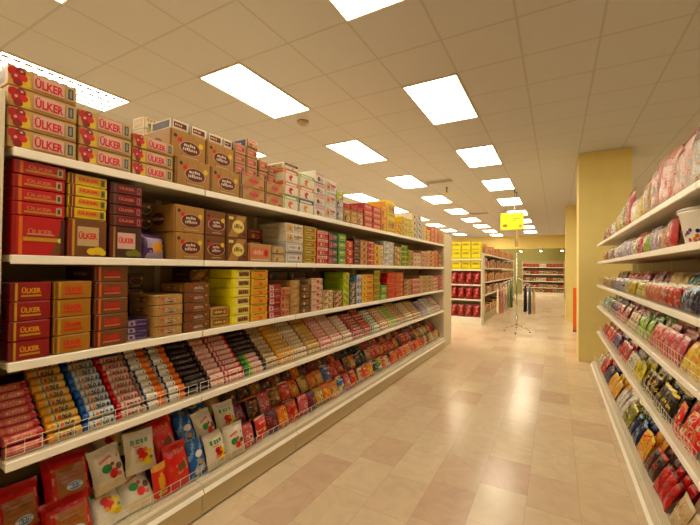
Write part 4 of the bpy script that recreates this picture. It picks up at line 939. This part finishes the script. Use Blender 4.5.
for x in (EX0 - 0.02, EX1 - 0.018): eb('end_post', x, x + 0.038, EY + 0.01, EY + 0.42, 0.19, 2.0, STEEL)
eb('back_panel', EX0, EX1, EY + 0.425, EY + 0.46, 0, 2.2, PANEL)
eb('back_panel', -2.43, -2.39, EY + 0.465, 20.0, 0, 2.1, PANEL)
for k in range(9):
    a = EY + 0.47 + k * 1.0; b = a + 0.995
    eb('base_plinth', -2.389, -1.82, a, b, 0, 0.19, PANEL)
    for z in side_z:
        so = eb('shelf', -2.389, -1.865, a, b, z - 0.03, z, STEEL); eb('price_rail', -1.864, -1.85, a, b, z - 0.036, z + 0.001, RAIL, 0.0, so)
eb('upright', -1.89, -1.852, 20.04, 20.07, 0, 2.02, STEEL)
def d_lemon(w, d, h):
    return carton_mesh(w, d, h, 'lemon', [('R', 0.1, 0.55, 0.9, 0.9, 'yellow'), ('L', 0.18, 0.62, 0.82, 0.82, 5, 'olive'), ('R', 0.1, 0.1, 0.9, 0.16, 'olive'), ('R', 0.02, 0.02, 0.06, 0.98, 'gold')], [('R', 0.1, 0.3, 0.9, 0.7, 'yellow')])
lm = {}
for z, hs, lv, nr in ((end_z[3], 0.245, 'top', 2), (end_z[2], 0.24, 'second', 1)):
    for r in range(nr):
        for i in range(4):
            if hs not in lm: lm[hs] = d_lemon(0.255, 0.3, hs - 0.004)
            put('yellow_carton', lm[hs], (EX0 + 0.17 + 0.27 * i, EY + 0.215, z + 0.002 + r * hs), 'bright yellow carton, %s from aisle in %s row, %s shelf of end display' % (nth(4 - i), ('lower', 'upper')[r], lv), 'carton', 'yellow cartons on the end display', -PI / 2)
rb = bag_mesh(0.2, 0.345, 0.1, 'deep_red', lambda u, v: 'rose' if (u - v * 0.5 - 0.1) % 1 < 0.22 and v > 0.25 else None, [('P', [(0.3, 0.2), (0.45, 0.2), (0.62, 0.8), (0.5, 0.82)], 'pale_pink'), ('E', 0.62, 0.5, 0.1, 0.8, 'salmon')], seed=70)
for z, lv in ((end_z[1], 'third'), (end_z[0], 'fourth'), (0.19, 'bottom')):
    for i in range(5):
        put('red_bag', rb, (EX0 + 0.15 + 0.212 * i, EY + 0.13, z + 0.003), 'crimson and pink bag, %s from aisle, %s shelf of end display' % (nth(5 - i), lv), 'bag', 'red bags on the end display', -PI / 2 + R(-0.06, 0.06), 0.06)
cyc = [('salmon', 'orange', 'cream'), ('orange', 'amber', 'cream'), ('beige', 'red', 'brown'), ('red', 'pale_pink', 'cream'), ('maroon', 'tan', 'cream'), ('dark_brown', 'tan', 'beige'), ('tan', 'cream', 'red'), ('grey', 'ivory', 'maroon'), ('cream', 'salmon', 'red'), ('brown', 'amber', 'cream')]
names = ['salmon', 'orange', 'beige', 'red', 'maroon', 'dark brown', 'tan', 'grey', 'cream', 'brown']
fm = {}
for lvl, (z, lv, n) in enumerate(((side_z[3], 'top', 18), (side_z[2], 'second', 18), (side_z[1], 'third', 18), (side_z[0], 'fourth', 18), (0.19, 'bottom', 16))):
    for i in range(n):
        k = (i * 3 + lvl * 4 + (i // 3)) % 10
        if lvl == 0: k = (0, 1, 8, 3, 0, 2, 1, 9, 0, 1, 6, 2)[i % 12]
        if (k, i % 3) not in fm: fm[k, i % 3] = d_plain(*cyc[k])(0.40, 0.3, (0.26, 0.3, 0.22)[i % 3])
        put('grocery_carton', fm[k, i % 3], (-2.03, EY + 0.75 + i * 0.49, z + 0.002), '%s grocery carton, %s from yellow display, %s shelf along the aisle' % (names[k], nth(i + 1), lv), 'carton', 'cartons on the %s side shelf behind the yellow display' % lv)

# ------------------------------------------------------------------ shelving at the far wall
e = empty('shelving_unit', (-0.62, 25.2, 0)); tag(e, 'distant open shelving against the olive back wall under spotlights', 'shelving unit')
def fb(name, x0, x1, y0, y1, z0, z1, m, parent=None):
    s = MB(); s.box(x0 + 0.62, x1 + 0.62, y0 - 22, y1 - 22, z0, z1, m); return link(name, s.mesh(name), parent or e)
fz = (0.5, 0.88, 1.30, 1.72)
fb('base_plinth', -1.8, 0.39, 21.5, 22.2, 0, 0.2, RAIL)
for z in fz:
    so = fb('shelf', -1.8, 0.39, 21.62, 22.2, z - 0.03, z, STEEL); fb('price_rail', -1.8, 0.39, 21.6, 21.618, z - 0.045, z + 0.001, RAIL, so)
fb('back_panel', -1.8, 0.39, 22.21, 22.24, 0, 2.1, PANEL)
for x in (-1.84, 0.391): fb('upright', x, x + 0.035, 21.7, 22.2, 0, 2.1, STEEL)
fm2 = {}
c2 = [('red', 'deep_red', 'tan'), ('maroon', 'dark_brown', 'tan'), ('beige', 'tan', 'maroon'), ('tan', 'brown', 'cream'), ('dark_brown', 'tan', 'cream'), ('grey', 'ivory', 'navy'), ('white', 'ivory', 'grey')]
n2 = ['red', 'maroon', 'beige', 'tan', 'dark brown', 'grey', 'white']
for lvl, (z, lv) in enumerate(((0.2, 'bottom'), (fz[0], 'second lowest'), (fz[1], 'middle'), (fz[2], 'second highest'), (fz[3], 'top'))):
    for i in range(12):
        k = (i * 5 + lvl * 3 + i // 4) % 6
        if lvl == 4: k = 0 if i not in (5, 6) else 6
        if lvl == 2 and 4 <= i <= 6: k = 6
        if k not in fm2: fm2[k] = d_plain(*c2[k])(0.165, 0.25, 0.19)
        put('grocery_carton', fm2[k], (-1.70 + i * 0.18, 24.98, z + 0.002), '%s small carton, %s along the %s shelf under the spotlights' % (n2[k], nth(i + 1), lv), 'carton', 'cartons on the distant wall shelving', -PI / 2)
SPOT = emit_material('spotlight_bulb', (1.0, 0.9, 0.7), 25)
for i, x in enumerate((-1.82, -0.78, 0.28)):
    e = empty('spotlight', (x, 23.74, 2.78)); tag(e, 'small glowing spotlight under the yellow beam, %s from the hanging sign' % nth(i + 1), 'spotlight', 'spotlights over the far shelving')
    a = MB(); a.bar((0, -0.02, 0.03), (0, -0.02, -0.06), 0.015, M('silver', 'metal'), 8); link('stem', a.mesh('spot_stem'), e)
    b = MB(); b.lathe([(0.03, -0.06), (0.065, -0.09), (0.075, -0.13)], M('silver', 'paint'), 14, (0, -0.02, 0)); link('shade', b.mesh('spot_shade'), e)
    c = MB(); c.lathe([(0.02, -0.11), (0.06, -0.132), (0.05, -0.165), (0.01, -0.18)], SPOT, 14, (0, -0.02, 0)); link('bulb', c.mesh('spot_bulb'), e)

# ------------------------------------------------------------------ garment rack, hanging sign, orange board
RX, RY = -0.85, 9.9
e = empty('clothes_rack', (RX, RY, 0)); tag(e, 'chrome two-arm clothes rack on a splayed base in the aisle', 'clothes rack')
CH = M('silver', 'metal')
a = MB(); a.bar((0, 0, 0.2), (0, 0, 2.0), 0.014, CH, 10); link('pole', a.mesh('pole'), e)
a = MB(); a.bar((0, 0, 0.12), (0, 0, 0.42), 0.026, CH, 12); link('collar', a.mesh('collar'), e)
for ang in (0.25, PI - 0.25, PI * 1.5):
    a = MB(); c, s = math.cos(ang), math.sin(ang)
    pts = [(0.0, 0.2), (0.12, 0.13), (0.24, 0.09), (0.29, 0.05), (0.30, 0.012)]
    for p, q in zip(pts, pts[1:]): a.bar((p[0] * c, p[0] * s, p[1]), (q[0] * c, q[0] * s, q[1]), 0.013, CH, 8)
    f = link('leg', a.mesh('leg'), e)
    b = MB(); b.lathe([(0.022, 0.0), (0.022, 0.012), (0.012, 0.018)], M('black', 'paint'), 10, (0.30 * c, 0.30 * s, 0)); link('foot', b.mesh('foot'), f)
arms = [((-0.02, 0, 1.33), (-0.46, -0.05, 1.12)), ((0.02, 0, 1.33), (0.40, 0.05, 1.12))]
for p, q in arms:
    a = MB(); a.bar(p, q, 0.007, CH, 8); a.bar(q, (q[0], q[1], q[2] + 0.05), 0.007, CH, 8); link('arm', a.mesh('arm'), e)
def garment(w, h, c, seed):
    rr = random.Random(seed); ph = rr.uniform(0, 6); mb = MB(); nx, nz = 10, 10
    for sd in (1, -1):
        vs = []
        for j in range(nz + 1):
            t = j / nz; ww = w * (0.42 + 0.58 * min(1, t * 3.2)) / 2
            for i in range(nx + 1):
                u = i / nx * 2 - 1
                th = 0.016 * (1 - u * u) ** 0.5 + 0.010 * math.sin(7 * u + ph) * t
                vs.append((sd * max(0.002, 0.016 * (1 - u * u) ** 0.5) + 0.010 * math.sin(7 * u + ph) * t, u * ww, -0.05 - t * h))
        fs = [[j * (nx + 1) + i, j * (nx + 1) + i + 1, (j + 1) * (nx + 1) + i + 1, (j + 1) * (nx + 1) + i] for j in range(nz) for i in range(nx)]
        mb.add(vs, fs if sd < 0 else [f[::-1] for f in fs], M(c, 'matte'), True)
    return mb.mesh('garment')
def hang_mesh():
    mb = MB(); pts = [(0, 0.0, -0.05), (0, 0.0, -0.024), (0, 0.024, -0.01), (0, 0.024, 0.02), (0, 0.004, 0.033), (0, -0.018, 0.024)]
    for p, q in zip(pts, pts[1:]): mb.bar(p, q, 0.003, CH, 6)
    mb.bar((0, -0.1, -0.075), (0, 0.0, -0.05), 0.004, CH, 6); mb.bar((0, 0.1, -0.075), (0, 0.0, -0.05), 0.004, CH, 6)
    return mb.mesh('hanger')
HG = hang_mesh()
def hang(arm, t, c, h, look, i):
    p, q = [Vector(v) for v in arms[arm]]
    pt = p.lerp(q, t)
    g = link('hanging_garment', garment(0.30, h, c, i), None, (RX + pt.x, RY + pt.y, pt.z - 0.0105), (0, 0, 0.25 if arm == 0 else -0.15))
    tag(g, look, 'garment', 'garments on the clothes rack')
    link('hanger', HG, g)
for i, (t, c, h, look) in enumerate(((0.22, (120, 148, 92), 0.62, 'green garment hanging beside the chrome rack pole'), (0.36, (170, 170, 116), 0.6, 'olive garment hanging next to the green one'), (0.5, 'ivory', 0.64, 'ivory garment hanging mid-arm on the rack'), (0.64, 'pale_pink', 0.66, 'pale pink garment between ivory and rose ones on rack'), (0.78, 'pink', 0.66, 'rose garment on the rack toward the yellow display'), (0.93, 'cream', 0.62, 'cream garment at the outer end of the rack arm'))):
    hang(0, t, c, h, look, i)
for i, (t, c, h, look) in enumerate(((0.45, (52, 60, 88), 0.66, 'navy garment hanging innermost on the shorter rack arm'), (0.7, 'blue', 0.66, 'faded blue garment hanging on the shorter rack arm'), (0.93, 'beige', 0.6, 'beige garment at the tip of the shorter rack arm'))):
    hang(1, t, c if c != 'blue' else (120, 130, 150), h, look, 10 + i)

e = empty('hanging_sign', (-0.93, 9.75, CEIL)); tag(e, 'bright yellow paper sign hung from the ceiling on a thin rod', 'sign')
def sb(name, x0, x1, y0, y1, z0, z1, m, c=0.0):
    s = MB(); s.box(x0 + 0.93, x1 + 0.93, y0 - 9.75, y1 - 9.75, z0 - CEIL, z1 - CEIL, m, c); return link(name, s.mesh(name), e)
a = MB(); a.bar((0.03, 0, -0.001), (0.03, 0, -0.08), 0.012, M('black', 'paint'), 8); a.bar((0.03, 0, -0.08), (0.09, 0, -0.11), 0.012, M('black', 'paint'), 8); a.bar((0.09, 0, -0.11), (0.07, 0, -0.2), 0.012, M('black', 'paint'), 8); link('hook', a.mesh('hook'), e)
a = MB(); a.bar((0.03, 0, -0.08), (0.06, 0, -1.42), 0.007, CH, 8); link('rod', a.mesh('rod'), e)
s = MB(); s.box(-0.28, 0.24, -0.012, -0.002, -1.0, -0.59, M('lemon', 'paint'), 0.001)
sp_pos = lambda u, v, o: (-0.28 + 0.52 * u, -0.012 - o, -1.0 + 0.41 * v)
paint(s, [('L', 0.18, 0.62, 0.38, 0.7, 4, 'olive'), ('L', 0.5, 0.62, 0.86, 0.7, 6, 'olive'), ('L', 0.38, 0.5, 0.7, 0.57, 6, 'olive'), ('E', 0.2, 0.24, 0.1, 1.4, 'olive'), ('E', 0.86, 0.2, 0.08, 1.1, 'gold')], 0.52, 0.41, sp_pos, 'paint')
link('board', s.mesh('board'), e)
s = MB(); s.box(0.055, 0.125, 0.012, 0.022, -1.42, -0.9, M((196, 160, 96), 'paint')); link('hanging_strip', s.mesh('strip'), e)

e = empty('orange_stand', (0.43, 10.9, 0)); tag(e, 'narrow orange display board standing behind the square yellow pillar', 'display board')
s = MB(); s.box(-0.06, 0.16, -0.03, 0.03, 0.03, 1.1, M((232, 104, 24), 'paint'), 0.006); link('panel', s.mesh('panel'), e)
s = MB(); s.box(-0.06, 0.16, -0.14, 0.14, 0, 0.03, M('dark_grey', 'paint'), 0.004); link('foot_plate', s.mesh('foot_plate'), e)
